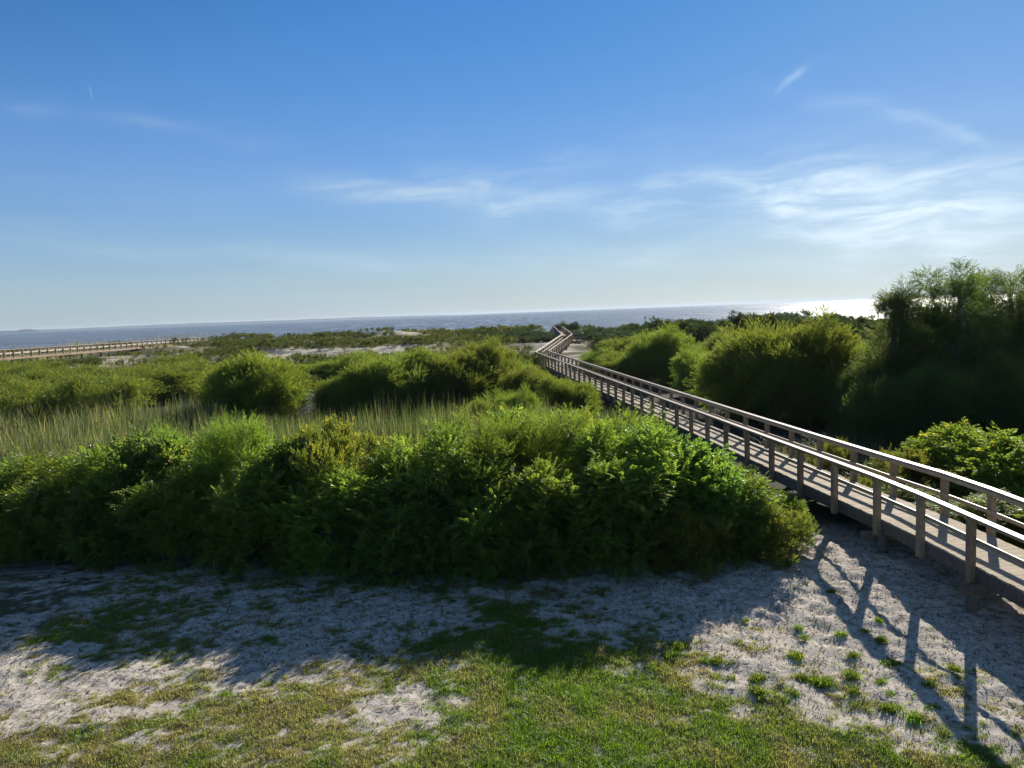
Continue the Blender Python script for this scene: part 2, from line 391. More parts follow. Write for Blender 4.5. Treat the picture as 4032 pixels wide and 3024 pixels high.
# ------------------------------------------------------------------ sea and far shore
SEA = -1.2
k = mat('sea_water'); tc = k.n.new('ShaderNodeTexCoord'); ob = tc.outputs['Object']
wv = k.math('ADD', k.math('MULTIPLY', k.noise(k.mapping(ob, scale=(.10, .22, 1), rot=(0, 0, .3)), 1, 3, .5), 1.1),
            k.math('ADD', k.math('MULTIPLY', k.noise(k.mapping(ob, scale=(.5, .9, 1), rot=(0, 0, -.2)), 1, 3, .55), .34),
                   k.math('MULTIPLY', k.noise(k.mapping(ob, scale=(2.2, 3.4, 1)), 1, 2, .5), .07)))
b = k.node('ShaderNodeBump', Strength=1.0, Distance=1.0, Height=wv)
patches = k.noise(k.mapping(ob, scale=(.0008, .004, 1)), 1, 4, .6)
wc = k.mix(patches, (.075, .078, .084, 1), (.13, .120, .118, 1))
chop = k.noise(k.mapping(ob, scale=(.16, .010, 1), rot=(0, 0, .06)), 1, 5, .75)
chop2 = k.noise(k.mapping(ob, scale=(.9, .045, 1), rot=(0, 0, -.05)), 1, 3, .7)
ro = k.math('ADD', .07, k.math('MULTIPLY', k.smooth(k.math('ADD', k.math('MULTIPLY', chop, .6), k.math('MULTIPLY', chop2, .4)), .38, .62), .42))
p = k.n.new('ShaderNodeBsdfPrincipled'); k.set(p.inputs['Base Color'], wc); k.set(p.inputs['Roughness'], ro)
p.inputs['IOR'].default_value = 1.33; k.l.new(b.outputs[0], p.inputs['Normal'])
k.l.new(p.outputs[0], k.out.inputs[0])
me = mesh('sea', [(-16000, 150, SEA), (16000, 150, SEA), (16000, 16000, SEA), (-16000, 16000, SEA)], [(0, 1, 2, 3)])
tag(obj('sea', me, k.m), 'grey blue rippled sea reaching the horizon', 'sea', kind='structure')

k = mat('far_woods'); tc = k.n.new('ShaderNodeTexCoord')
n = k.noise(tc.outputs['Object'], .02, 4, .6)
k.l.new(k.node('ShaderNodeBsdfDiffuse', Color=k.mix(n, (.03, .05, .035, 1), (.07, .10, .05, 1))).outputs[0], k.out.inputs[0])
def shore(name, px0, px1, Y0, Y1, hts, label, n=160, mat_=None):
    xs_ = np.linspace(px0, px1, n); v = []
    for i, px in enumerate(xs_):
        t = i/(n-1); Yd = Y0+(Y1-Y0)*t
        h = np.interp(px, *hts)*(0.75+.5*fbm(np.array([px/38.]), np.array([3.3]), 4)[0])
        x = colx(px/1.8228, Yd)
        for (dy, z) in ((0, SEA-1), (8, SEA+h*.75), (60, SEA+h), (400, SEA+h*.9), (460, SEA-1)):
            v.append((x*(1+dy/Yd), Yd+dy, z))
    f = [(i*5+j, i*5+5+j, i*5+6+j, i*5+1+j) for i in range(n-1) for j in range(4)]
    return tag(obj(name, mesh(name, v, f, smooth=False), mat_ or k.m), label, 'shore', kind='structure')
shore('far_shore', -1500, 1800, 6500, 9000, ([-1500, 0, 300, 700, 1000, 1450, 1700, 1800], [16, 14, 13, 21, 18, 17, 10, 1]), 'low blue wooded shore along the left horizon', 220)
shore('wooded_point', -1300, 160, 4800, 5200, ([-1300, 0, 40, 60, 78, 122, 140, 160], [8, 7, 12, 7, 17, 16, 9, 1]), 'darker wooded point at the far left end of the shore', 160)

# ------------------------------------------------------------------ main boardwalk
bw = obj('boardwalk', None, loc=(9, 17, 0))
tag(bw, 'weathered wooden boardwalk with post railings running over the marsh to the dunes', 'boardwalk')
ADIR = -0.0955193; X0, Y0, ZD = 8.3445, 17.5388, 5.8-5.08396
SP = 1.85769; WID = 1.62
dA = np.array([math.sin(ADIR), math.cos(ADIR), 0]); nA = np.array([math.cos(ADIR), -math.sin(ADIR), 0])
def Apt(i):
    return np.array([X0, Y0, ZD])+dA*SP*i
A0 = np.array([8.35, 17.47, ZD])
B_ = -.14397; dR = np.array([-math.sin(B_), -math.cos(B_), 0]); nR = np.array([math.cos(B_), -math.sin(B_), 0])
def Rpt(i):                   # ramp towards the house
    return A0+np.array([0.03, 0, .02])+dR*1.46*i+np.array([0, 0, -.0636*1.46*i])
org = np.array([9, 17, 0.])
def loc(p): return np.asarray(p)-org
RAILH = 1.0
corner = Apt(33)
secA = {}; secB = {}
ramp = [Rpt(i) for i in range(7, 0, -1)]
main = [A0]+[Apt(i) for i in range(1, 34)]
# far part: turn right along the marsh, then left and up over the dune
def rp(x, y, Y): return atdepth(x, y, Y)-np.array([0, 0, RAILH])
A2 = rp(2211.4, 1315.8, 107); B2 = rp(2253.6, 1314, 106.3)
A3 = rp(2181, 1284.5, 142); B3 = rp(2211.4, 1283.3, 142.5)
Bc = rp(2159.5, 1379.7, 0+ (hit(2159.5, 1379.7, ZD+1)[1])); Bc[2] = ZD
def seg(a, b, n): return [a+(b-a)*i/n for i in range(n+1)]
Aline = ramp+main; wid = lambda i: float(np.interp(i, [0, 1, 3, 6, 33], [1.66, 1.60, 1.54, 1.50, 1.50]))
Bline = [p+nR*1.68 for p in ramp]+[A0+nA*wid(0)]+[Apt(i)+nA*wid(i) for i in range(1, 33)]
Bline = [p for p in Bline if p[1] < Bc[1]-.6]+[Bc]
secs = [(Aline, Bline), (seg(corner, A2, 16), seg(Bc, B2, 15)), (seg(A2, A3, 18), seg(B2, B3, 18)),
        (seg(A3, A3+np.array([-1.2, 7, -1.9]), 3), seg(B3, B3+np.array([-1.2, 7, -1.9]), 3))]
PW = .14
far_posts = MB(); nposts = 0
def post(p, side, far=False, low=.37):
    global nposts
    q = np.array([p[0], p[1], p[2]-low]); t = np.array([p[0], p[1], p[2]+RAILH-.045])
    if far or nposts >= 99:
        far_posts.beam(loc(q), loc(t), PW, PW, side=side); return
    nposts += 1
    MB().beam(loc(q), loc(t), PW, PW, side=side, bev=.012).build('post', W_POST, bw)
deckM = MB()
def planks(a0, a1, b0, b1, pitch_=.146):
    La = np.linalg.norm(a1-a0); n = max(1, int(round(La/pitch_)))
    for i in range(n):
        t0 = (i+.015)/n; t1 = (i+.978)/n
        q = [a0+(a1-a0)*t0, b0+(b1-b0)*t0, b0+(b1-b0)*t1, a0+(a1-a0)*t1]
        jz = rng.uniform(-.002, .002)
        e0 = (q[1]-q[0]); e0 = e0/np.linalg.norm(e0); j1, j2 = rng.uniform(-.012, .012, 2)
        q[0] = q[0]+e0*j1; q[3] = q[3]+e0*j1; q[1] = q[1]+e0*j2; q[2] = q[2]+e0*j2
        top = [loc(p)+[0, 0, jz] for p in q]; bot = [p-[0, 0, .038] for p in top]
        deckM.add(top+bot, [(0, 1, 2, 3), (7, 6, 5, 4), (0, 4, 5, 1), (1, 5, 6, 2), (2, 6, 7, 3), (3, 7, 4, 0)])
def runs(line, sgn, name_far=False):
    """rails along one side, sgn=+1 when the deck lies to the right-hand (B) side"""
    top = MB(); brd = MB(); mid = MB(); frn = MB()
    for a, b in zip(line[:-1], line[1:]):
        d = (b-a); L = np.linalg.norm(d[:2]); dn = d/np.linalg.norm(d); hd = np.array([d[0], d[1], 0])/L
        inn = np.array([hd[1], -hd[0], 0])*sgn
        e = dn*.0015
        j = rng.uniform(-.004, .004)
        upo = lambda z: np.array([0, 0, z])
        top.beam(loc(a+upo(RAILH-.021)+inn*.012)-e, loc(b+upo(RAILH-.021)+inn*.012)+e, .165, .040, bev=.007)
        brd.beam(loc(a+upo(RAILH-.043-.045)+inn*(.092+j))-e, loc(b+upo(RAILH-.043-.045)+inn*(.092+j))+e, .038, .089)
        mid.beam(loc(a+upo(.50)+inn*.092)-e, loc(b+upo(.50)+inn*.092)+e, .038, .089)
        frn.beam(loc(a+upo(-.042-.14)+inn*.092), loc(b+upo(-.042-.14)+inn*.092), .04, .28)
    return top, brd, mid, frn
for si, (la, lb) in enumerate(secs):
    far = si > 0
    for line, sgn in ((la, 1), (lb, -1)):
        top, brd, mid, frn = runs(line, sgn)
        top.build('top_rail', W_PALE if (si == 1 and sgn == 1) else W_RAIL, bw)
        brd.build('rail_board', W_RAIL, bw)
        mid.build('mid_rail', W_PALE if (si == 1 and sgn == 1) else W_RAIL, bw)
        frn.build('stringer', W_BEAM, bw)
        for i, p in enumerate(line):
            if far and i == 0: continue
            d = line[min(i+1, len(line)-1)]-line[max(i-1, 0)]; inn = np.array([d[1], -d[0], 0]); inn /= np.linalg.norm(inn)
            post(p, inn, far=(si > 1))
    # deck
    na, nb = len(la), len(lb)
    N = max(na, nb)-1
    def smp(line, t):
        cum = np.concatenate([[0], np.cumsum([np.linalg.norm(b-a) for a, b in zip(line[:-1], line[1:])])]); s = t*cum[-1]
        i = min(np.searchsorted(cum, s, 'right')-1, len(line)-2); f_ = (s-cum[i])/(cum[i+1]-cum[i]); return line[i]+(line[i+1]-line[i])*f_
    if si == 0:
        nr = len(ramp)
        for i in range(nr+len(lb)-nr-1):
            a0, a1, b0, b1 = la[i], la[i+1], lb[i], lb[i+1]
            if i >= len(lb)-2: break
            ia = (b0-a0)/np.linalg.norm(b0-a0)*.082; ib = (b1-a1)/np.linalg.norm(b1-a1)*.082
            planks(a0+ia, a1+ia*0+ib, b0-ia, b1-ib)
        i = len(lb)-2
        ia = (lb[i]-la[i])/np.linalg.norm(lb[i]-la[i])*.082
        planks(la[i]+ia, la[-1]+ia, lb[i]-ia, lb[-1]+(la[-1]-la[i])/np.linalg.norm(la[-1]-la[i])*.1)
    else:
        for i in range(N):
            a0, a1, b0, b1 = smp(la, i/N), smp(la, (i+1)/N), smp(lb, i/N), smp(lb, (i+1)/N)
            ia = (b0-a0)/np.linalg.norm(b0-a0)*.082
            if si == 2:       # shallow steps over the dune
                planks(a0+ia, a1+ia, b0-ia, b1-ia, .3)
            else: planks(a0+ia, a1+ia, b0-ia, b1-ia)
deckM.build('deck', W_DECK, bw)
o = far_posts.build('posts', W_POST, bw); o['kind'] = 'stuff'
# bents: piles with cross beams every second bay
for i in range(-4, 33, 2):
    if i <= 0: P = A0 if i == 0 else Rpt(-i); n_, d_ = (nA if i == 0 else nR), (dA if i == 0 else dR)
    else: P = Apt(i); n_, d_ = nA, dA
    zc = P[2]-.042-.28-.10
    if zc < float(ground_z(P[0], P[1]))+.1: continue
    c0 = P-n_*.30+d_*.12; c1 = P+n_*(WID+.26)+d_*.12
    c0 = np.array([c0[0], c0[1], zc]); c1 = np.array([c1[0], c1[1], zc])
    MB().beam(loc(c0), loc(c1), .09, .20).build('cross_beam', W_BEAM, bw)
    for q in (.10, WID-.10):
        c = P+n_*q-d_*.03; zg = float(ground_z(c[0], c[1]))
        MB().tube([loc((c[0], c[1], zg-.3)), loc((c[0], c[1], zc+.16))], [.125, .115], n=10).build('pile', W_BEAM, bw, smooth=True)
for (la, lb) in secs[1:3]:
    for i in range(2, len(la)-1, 4):
        mb = MB()
        for P in (la[i], lb[min(i, len(lb)-1)]):
            zg = float(ground_z(P[0], P[1])); mb.tube([loc((P[0], P[1], min(zg, P[2])-.5)), loc((P[0], P[1], P[2]-.1))], [.12, .12], n=6)
        mb.build('pile', W_BEAM, bw)
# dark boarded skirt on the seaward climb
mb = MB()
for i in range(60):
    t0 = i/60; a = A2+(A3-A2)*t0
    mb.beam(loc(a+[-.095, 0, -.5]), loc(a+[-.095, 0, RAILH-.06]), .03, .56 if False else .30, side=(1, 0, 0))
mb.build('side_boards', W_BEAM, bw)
# landing on the right of the bend
mb = MB(); c = B2.copy(); w_ = 1.45
pl = [c+[0, 0, 0], c+[w_, -.05, 0], c+[w_+.1, 3.0, 0.0], c+[.1, 3.0, 0.0]]
for i in range(10):
    t0, t1 = i/10+.004, (i+.96)/10
    q = [pl[0]+(pl[3]-pl[0])*t0, pl[1]+(pl[2]-pl[1])*t0, pl[1]+(pl[2]-pl[1])*t1, pl[0]+(pl[3]-pl[0])*t1]
    top = [loc(p) for p in q]; bot = [p-[0, 0, .04] for p in top]
    mb.add(top+bot, [(0, 1, 2, 3), (7, 6, 5, 4), (0, 4, 5, 1), (1, 5, 6, 2), (2, 6, 7, 3), (3, 7, 4, 0)])
mb.build('landing_deck', W_DECK, bw)
mb = MB()
for z, h in ((RAILH-.06, .14), (.5, .12), (-.15, .24)):
    mb.beam(loc(pl[0]+[.1, -.09, z]), loc(pl[1]+[0, -.09, z]), .05, h); mb.beam(loc(pl[1]+[.09, -.05, z]), loc(pl[2]+[.09, 0, z]), .05, h)
mb.beam(loc(pl[1]+[.05, -.1, RAILH+.02]), loc(pl[2]+[.05, 0, RAILH+.02]), .2, .04)
mb.build('landing_rail', W_RAIL, bw)
for q in (pl[1], pl[2], pl[3]):
    MB().beam(loc(q+[0.02, 0, -1.0]), loc(q+[0.02, 0, RAILH]), .14, .14).build('landing_post', W_POST, bw)

# ------------------------------------------------------------------ boardwalk on the left, seen from its side
def side_walk(root, P0, P1, n, dropn, wid, hump=None, mats=(W_RAIL, W_PALE, W_POST)):
    o0 = np.array(root.location)
    d = P1-P0; hd = np.array([d[0], d[1], 0]); hd /= np.linalg.norm(hd); nn = np.array([-hd[1], hd[0], 0])
    if nn[1] < 0: nn = -nn
    pts = [P0+d*i/n for i in range(n+1)]
    if hump: 
        for i in range(1, dropn+1): pts.append(pts[-1]+hd*1.9+np.array([0, 0, -hump]))
    dk = MB()
    for off in (0, wid):
        top, mid, frn = MB(), MB(), MB()
        for a, b in zip(pts[:-1], pts[1:]):
            a = a+nn*off-o0; b = b+nn*off-o0
            top.beam(a+[0, 0, .98], b+[0, 0, .98], .15, .045); top.beam(a+[0, 0, .90]+nn*(.09 if off == 0 else -.09), b+[0, 0, .90]+nn*(.09 if off == 0 else -.09), .04, .12)
            mid.beam(a+[0, 0, .5]+nn*(.09 if off == 0 else -.09), b+[0, 0, .5]+nn*(.09 if off == 0 else -.09), .04, .16)
            frn.beam(a+[0, 0, -.16]+nn*.09, b+[0, 0, -.16]+nn*.09, .05, .26)
            if off == 0:
                for j in range(6):
                    q0 = a+(b-a)*(j/6+.01); q1 = a+(b-a)*((j+.95)/6)
                    dk.beam((q0+q1)/2+nn*.1, (q0+q1)/2+nn*(wid-.1), np.linalg.norm(q1-q0), .04, side=hd)
        for i, p in enumerate(pts):
            q = p+nn*off-o0
            MB().beam(q-[0, 0, .34], q+[0, 0, .95], .13, .13, side=hd).build('post', mats[2], root)
        top.build('top_rail', mats[0], root); mid.build('mid_rail', mats[1], root); frn.build('stringer', mats[2], root)
    dk.build('deck', W_DECK, root)
    for i in range(1, len(pts), 3):
        for off in (.15, wid-.15):
            q = pts[i]+nn*off; zg = float(ground_z(q[0], q[1]))
            MB().tube([np.array([q[0], q[1], min(zg-.4, q[2]-.5)])-o0, q-o0-[0, 0, .1]], [.13, .12], n=6).build('pile', W_BEAM, root)
LP = atdepth(-250, 1393, 88)-[0, 0, 1]; RP = atdepth(774, 1329, 162)-[0, 0, 1]
lw = obj('boardwalk', None, loc=tuple(LP)); tag(lw, 'long straight wooden walkway with pale rails crossing the dunes at far left', 'boardwalk')
side_walk(lw, LP, RP, 40, 3, 1.7, .26)
q0 = atdepth(2990, 1262, 118)-[0, 0, 1]; q1 = atdepth(3500, 1270, 110)-[0, 0, 1]
rw = obj('boardwalk', None, loc=tuple(q0)); tag(rw, 'distant grey walkway railing glimpsed between the willows and the tall tree on the right', 'boardwalk')
side_walk(rw, q0, q1, 9, 0, 1.6)

# ------------------------------------------------------------------ plants: templates
def rhomb(L, Wd, fold=.25):
    return np.array([[0, 0, 0], [L*.45, Wd/2, Wd*fold], [L, 0, -L*.06], [L*.45, -Wd/2, Wd*fold]])
def rot(ax, an):
    ax = np.array(ax, float); ax /= np.linalg.norm(ax); c, s = math.cos(an), math.sin(an); K = np.array([[0, -ax[2], ax[1]], [ax[2], 0, -ax[0]], [-ax[1], ax[0], 0]])
    return np.eye(3)+s*K+(1-c)*K@K
def tmpl_pinnate(n=6, L=.24, lf=.07, wd=.026):
    out = []
    for i in range(n):
        t = (i+1)/n; x = L*t; z = -.10*L*t-.22*L*t*t; sc_ = lf*(1-.35*abs(t-.5)*1.4)
        for s in (-1, 1):
            R = rot((0, 0, 1), s*(PI/2-.35-.25*t))@rot((0, 1, 0), .15+.25*t+random.uniform(-.15, .15))@rot((1, 0, 0), random.uniform(-.35, .35))
            out.append(rhomb(sc_, wd)@R.T+[x, 0, z])
    out.append(rhomb(lf, wd)@rot((0, 1, 0), .5).T+[L, 0, -.32*L])
    return np.concatenate(out)
def tmpl_shoot(n, L, lf, wd, spread, droop=0.0, rnd=.2):
    """leaves spiralled round a stem along +X"""
    out = []
    for i in range(n):
        t = (i+.6)/n; ph = i*2.4
        R = rot((1, 0, 0), ph+random.uniform(-.3, .3))@rot((0, 1, 0), -spread*(1-.55*t)+random.uniform(-rnd, rnd))
        q = rhomb(lf*random.uniform(.75, 1.15)*(1-.3*t), wd)@rot((1, 0, 0), random.uniform(-.6, .6)).T@R.T
        q = q+[L*t, 0, 0]
        if droop: q[:, 2] -= droop*(q[:, 0]/L)**2
        out.append(q)
    return np.concatenate(out)
def frames(ax, upv):
    ax = ax/np.linalg.norm(ax, axis=1, keepdims=True)
    y = np.cross(upv, ax); nrm = np.linalg.norm(y, axis=1, keepdims=True); y = np.where(nrm < 1e-3, [[0, 1, 0]], y/np.maximum(nrm, 1e-6))
    z = np.cross(ax, y); return np.stack([ax, y, z], 2)      # columns
def scatter(tmpls, P, Rm, S, which=None):
    Vs = []; 
    which = rng.integers(0, len(tmpls), len(P)) if which is None else which
    tint = []; 
    for i, t in enumerate(tmpls):
        m = which == i
        if not m.any(): continue
        v = np.einsum('nij,vj->nvi', Rm[m], t)*S[m][:, None, None]+P[m][:, None, :]
        Vs.append(v.reshape(-1, 3)); nl = len(t)//4
        tint.append(np.repeat(np.flatnonzero(m), nl))
    V = np.concatenate(Vs); src = np.concatenate(tint)
    Fq = np.arange(len(V)).reshape(-1, 4); return V, Fq, src
def crown_points(lobes, n, inner=.10, zmin=.05, shell=(.66, 1.04), clump=None):
    lobes = np.array(lobes)     # cx cy cz rx ry rz
    area = lobes[:, 3]*lobes[:, 5]; pick = rng.choice(len(lobes), n*3, p=area/area.sum())
    L = lobes[pick]; d = rng.normal(size=(len(L), 3)); d /= np.linalg.norm(d, axis=1, keepdims=True)
    dn = d[:, 2] < -.35; flip = dn & (rng.random(len(L)) < .6); d[flip, 2] *= -1
    r = rng.uniform(shell[0], shell[1], len(L)); isin = rng.random(len(L)) < inner; r = np.where(isin, rng.uniform(.3, .75, len(L)), r)
    r = r*(.74+.50*vnoise(d[:, 0]*2.6+L[:, 0]*3+9, d[:, 2]*2.6+d[:, 1]*2.1+L[:, 1]*3+5))
    P = L[:, :3]+d*L[:, 3:]*r[:, None]
    # keep what is not deep inside another lobe
    q = np.min(np.linalg.norm((P[:, None, :]-lobes[None, :, :3])/lobes[None, :, 3:], axis=2), axis=1)
    keep = ((q > .62) | isin) & (P[:, 2] > zmin)
    P = P[keep]; d = d[keep]
    nrm = d/L[keep][:, 3:]; nrm /= np.linalg.norm(nrm, axis=1, keepdims=True)
    if not clump: return P[:n], nrm[:n]
    per, rc = clump; m = max(8, int(n/per)); C = P[:m]; CN = nrm[:m]
    i = rng.integers(0, len(C), n); off = rng.normal(size=(n, 3)); off /= np.linalg.norm(off, axis=1, keepdims=True)
    off *= (rng.random(n)**.5)[:, None]; sz = rng.uniform(.6, 1.35, len(C))[i][:, None]
    Q = C[i]+off*rc*sz*[1, 1, .8]; Nn = off*.9+CN[i]*.55+[0, 0, .12]; Nn /= np.linalg.norm(Nn, axis=1, keepdims=True)
    k_ = Q[:, 2] > zmin*.5
    return Q[k_], Nn[k_]
def make_lobes(R, Ht, n=9, top=1.0):
    out = [(0, 0, Ht*.42, R*.8, R*.8, Ht*.42)]
    for i in range(n):
        a = 2*PI*i/n+random.uniform(-.4, .4); rr = R*random.uniform(.35, .68); h = random.uniform(.28, .74)*Ht*(1 if i % 2 else .8)
        s = R*random.uniform(.34, .52)
        out.append((rr*math.cos(a), rr*math.sin(a), h, s, s, s*random.uniform(.8, 1.15)))
    for i in range(3):
        a = random.uniform(0, 2*PI); rr = R*random.uniform(0, .35); s = R*random.uniform(.3, .42)
        out.append((rr*math.cos(a), rr*math.sin(a), Ht-s*1.02*random.uniform(1, 1.25), s, s, s))
    for i in range(6):   # skirts down to the soil
        a = 2*PI*i/6+random.uniform(-.3, .3); s = R*random.uniform(.3, .42)
        out.append((R*.62*math.cos(a), R*.62*math.sin(a), s*.8, s, s, s*1.1))
    return out
def stems(lobes, n, r0_=.035):
    mb = MB()
    for i in range(n):
        l = lobes[random.randrange(1, len(lobes))]; b = np.array([l[0]*.15+random.uniform(-.12, .12), l[1]*.15+random.uniform(-.12, .12), -.12]); e = np.array([l[0], l[1], l[2]+l[5]*.75])
        pts = []; 
        for t in np.linspace(0, 1, 6):
            p = b+(e-b)*t; p = p+np.array([l[0], l[1], 0])*(-.22*math.sin(PI*t))+rng.normal(size=3)*.035*math.sin(PI*t)*3; pts.append(p)
        mb.tube(pts, [r0_*(1-.85*t) for t in np.linspace(0, 1, 6)], n=5)
        for _ in range(3):
            j = random.randrange(2, 5); q = pts[j]; q2 = q+rng.normal(size=3)*[.3, .3, .15]+[0, 0, .3]
            mb.tube([q, (q+q2)/2+rng.normal(size=3)*.03, q2], [r0_*.35, r0_*.25, r0_*.08], n=4)
    for i in range(n):
        l = lobes[random.randrange(1, len(lobes))]; q = np.array([l[0], l[1], l[2]+l[5]*.3]); d = np.array([l[0]*.5, l[1]*.5, .9])+rng.normal(size=3)*.35; d /= np.linalg.norm(d)
        L = l[5]*random.uniform(.8, 1.25); P_ = [q, q+d*L*.5+rng.normal(size=3)*.03, q+d*L]
        mb.tube(P_, [r0_*.32, r0_*.22, r0_*.07], n=4)
        for _ in range(3):
            t = random.uniform(.5, .95); b = q+d*L*t; mb.tube([b, b+(d*.5+rng.normal(size=3)*.45)*.22], [r0_*.13, r0_*.05], n=4)
    return mesh('stem', np.concatenate(mb.V), np.concatenate(mb.F), {'tint': np.concatenate(mb.T)})
def leafmesh(name, parts, yel=.1, yel_top=0., Ht=1):
    """parts: list of (V,F,src)"""
    Vs, Fs, T, A = [], [], [], []; n = 0
    for (V, Fq, src) in parts:
        Vs.append(V); Fs.append(Fq+n); n += len(V)
        r_ = rng.random(src.max()+1); T.append(np.clip(r_[src]*.6+rng.random(len(Fq))*.4, 0, 1))
        zz = V[Fq[:, 0], 2]/Ht
        ag = (rng.random(src.max()+1) < yel)*rng.uniform(.3, 1, src.max()+1)
        A.append(np.clip(ag[src]+yel_top*np.clip(zz-.55, 0, 1)*rng.random(len(Fq))*2, 0, 1))
    return mesh(name, np.concatenate(Vs), np.concatenate(Fs), {'tint': np.concatenate(T), 'age': np.concatenate(A)})
PIN = [tmpl_pinnate(6, random.uniform(.22, .30), .082, .033) for _ in range(6)]
MYR = [tmpl_shoot(11, .15, .062, .022, .95) for _ in range(5)]
WIL = [tmpl_shoot(12, .34, .11, .019, .75, droop=.10) for _ in range(6)]
WIL2 = [tmpl_shoot(9, .50, .17, .036, .7, droop=.16) for _ in range(5)]   # coarser, for shrubs 30 m and more away
BLK = [tmpl_shoot(8, .30, .15, .07, .95) for _ in range(4)]                # blocky evergreen sprays, 70 m and more away
def shrub_mesh(name, R, Ht, kind, n, yel=.1, yel_top=0, spikes=60):
    lobes = make_lobes(R, Ht); P, N = crown_points(lobes, n, inner=.30 if kind in ('pin', 'wil', 'myr', 'brd') else .15, shell=(.50, 1.06), clump={'brd': (12, .24), 'pin': (13, .24), 'myr': (24, .18), 'wil': (22, .24), 'wil2': (28, .38), 'blk': (16, .42)}[kind])
    up = np.tile([[0, 0, 1.]], (len(P), 1)); rn = rng.normal(size=P.shape)
    if kind == 'pin':
        ax = N*1.0+rn*.45+[0, 0, .25]; S = rng.uniform(.8, 1.4, len(P)); T = PIN
    elif kind == 'myr':
        ax = N*.7+rn*.35+[0, 0, .8]; S = rng.uniform(.8, 1.3, len(P)); T = MYR
    elif kind == 'wil':
        ax = N*.8+rn*.35+[0, 0, .7]; S = rng.uniform(.7, 1.15, len(P)); T = WIL
    elif kind == 'brd':
        ax = N*.9+rn*.4+[0, 0, .35]; S = rng.uniform(.7, 1.25, len(P)); T = BRD
    elif kind == 'wil2':
        ax = N*.8+rn*.35+[0, 0, .7]; S = rng.uniform(.7, 1.2, len(P)); T = WIL2
    else:
        ax = N*.8+rn*.4+[0, 0, .5]; S = rng.uniform(.7, 1.25, len(P)); T = BLK
    parts = [scatter(T, P, frames(ax, up+rn*.25), S)]
    # shoots that break the outline
    top = P[(N[:, 2] > .35)]; 
    if spikes and len(top):
        b = top[rng.integers(0, len(top), spikes)]; SP_, SA, SS = [], [], []
        for q in b:
            lean = rng.normal(size=3)*[.25, .25, 0]+[0, 0, 1]; lean /= np.linalg.norm(lean); ln_ = random.uniform(.2, .75)*(Ht/2.8)
            m = 11
            for j in range(m):
                SP_.append(q+lean*ln_*j/m); a = rng.normal(size=3); a[2] = 0; a /= np.linalg.norm(a)
                SA.append(a*(1-.6*j/m)+lean*(.35+.8*j/m)); SS.append(random.uniform(.6, 1.0)*(1.05-.5*j/m))
        SP_, SA, SS = np.array(SP_), np.array(SA), np.array(SS)
        parts.append(scatter(T, SP_, frames(SA, np.tile([[0, 0, 1.]], (len(SP_), 1))), SS))
    me_ = leafmesh('crown', parts, yel, yel_top, Ht)
    cr_ = np.empty(len(me_.vertices)*3, np.float32); me_.vertices.foreach_get('co', cr_); cr_ = cr_.reshape(-1, 3)
    return me_, stems(lobes, 9 if R < 2.2 else 12), (np.percentile(np.hypot(cr_[:, 0], cr_[:, 1]), 96), np.percentile(cr_[:, 2], 99.2))
BRD = [tmpl_shoot(7, .26, .125, .075, .9, droop=.05) for _ in range(5)]
PRO = {}
def proto(key, *a, **kw): PRO[key] = shrub_mesh(key, *a, **kw)
proto('pin0', 1.6, 2.8, 'pin', 2900, .05, spikes=44); proto('pin1', 1.6, 2.8, 'pin', 2900, .05, spikes=44); proto('pin2', 1.5, 2.8, 'pin', 3000, .10, spikes=50); proto('pin3', 1.6, 2.8, 'pin', 2900, .04, spikes=50)
proto('wil0', 1.5, 2.9, 'wil', 3900, .03, spikes=110); proto('wil1', 1.5, 2.9, 'wil', 3700, .04, spikes=110)
proto('myr0', 1.4, 2.2, 'myr', 6800, .16, .25, spikes=50); proto('myr1', 1.4, 2.2, 'myr', 6800, .05, .12, spikes=50)
proto('far0', 3.0, 3.6, 'wil2', 13000, .05, .10, spikes=26); proto('far1', 3.0, 3.6, 'wil2', 13000, .05, .10, spikes=26); proto('far2', 3.0, 3.6, 'wil2', 13000, .07, .1, spikes=26)
proto('drk0', 3.0, 2.8, 'blk', 4200, .06, spikes=50); proto('drk1', 3.0, 2.8, 'blk', 4200, .06, spikes=50)
proto('brd0', 1.5, 2.8, 'brd', 3000, .06, spikes=30); proto('brd1', 1.5, 2.8, 'brd', 3000, .04, spikes=30)
SIZE = {'pin': (1.6, 2.8), 'wil': (1.5, 2.9), 'myr': (1.4, 2.2), 'far': (3.0, 3.6), 'drk': (3.0, 2.8)}
LM = {'brd': L_TALLOW, 'pin': L_SUMAC, 'wil': L_WILLOW, 'myr': L_MYRTLE, 'far': L_FEATH, 'drk': L_DARK}
_copies = {}
def withmat(me, m, key):
    kk = (me.name, m.name)
    if kk not in _copies:
        if not me.materials: me.materials.append(m); _copies[kk] = me
        elif me.materials[0] == m: _copies[kk] = me
        else:
            c = me.copy(); c.materials.clear(); c.materials.append(m); _copies[kk] = c
    return _copies[kk]
def shrub(name, dx, Y, ztop, r, key, label, cat='shrub', group=None, m=None, x=None, sink=.1, tone=None):
    fam = key[:3]; R, Ht = PRO[key][2]
    x = colx(dx, Y) if x is None else x
    if Y > 24 and Y < 80 and dx > 1240:      # keep clear of the walkway's right-hand rail
        x = max(x, X0+math.tan(ADIR)*(Y-Y0)+WID+r*1.0+.5)
    zg = float(ground_z(x, Y)); root = obj(name, None, loc=(x, Y, zg-sink)); root.rotation_euler = (0, 0, random.uniform(0, 2*PI))
    root.scale = (r/R, r/R, max(.3, (ztop-zg+sink)/Ht))
    cr, st, _ = PRO[key]
    obj('crown', withmat(cr, m or LM[fam], key), None, root); obj('stem', withmat(st, W_STEM, key), None, root)
    tag(root, label, cat, group); return root

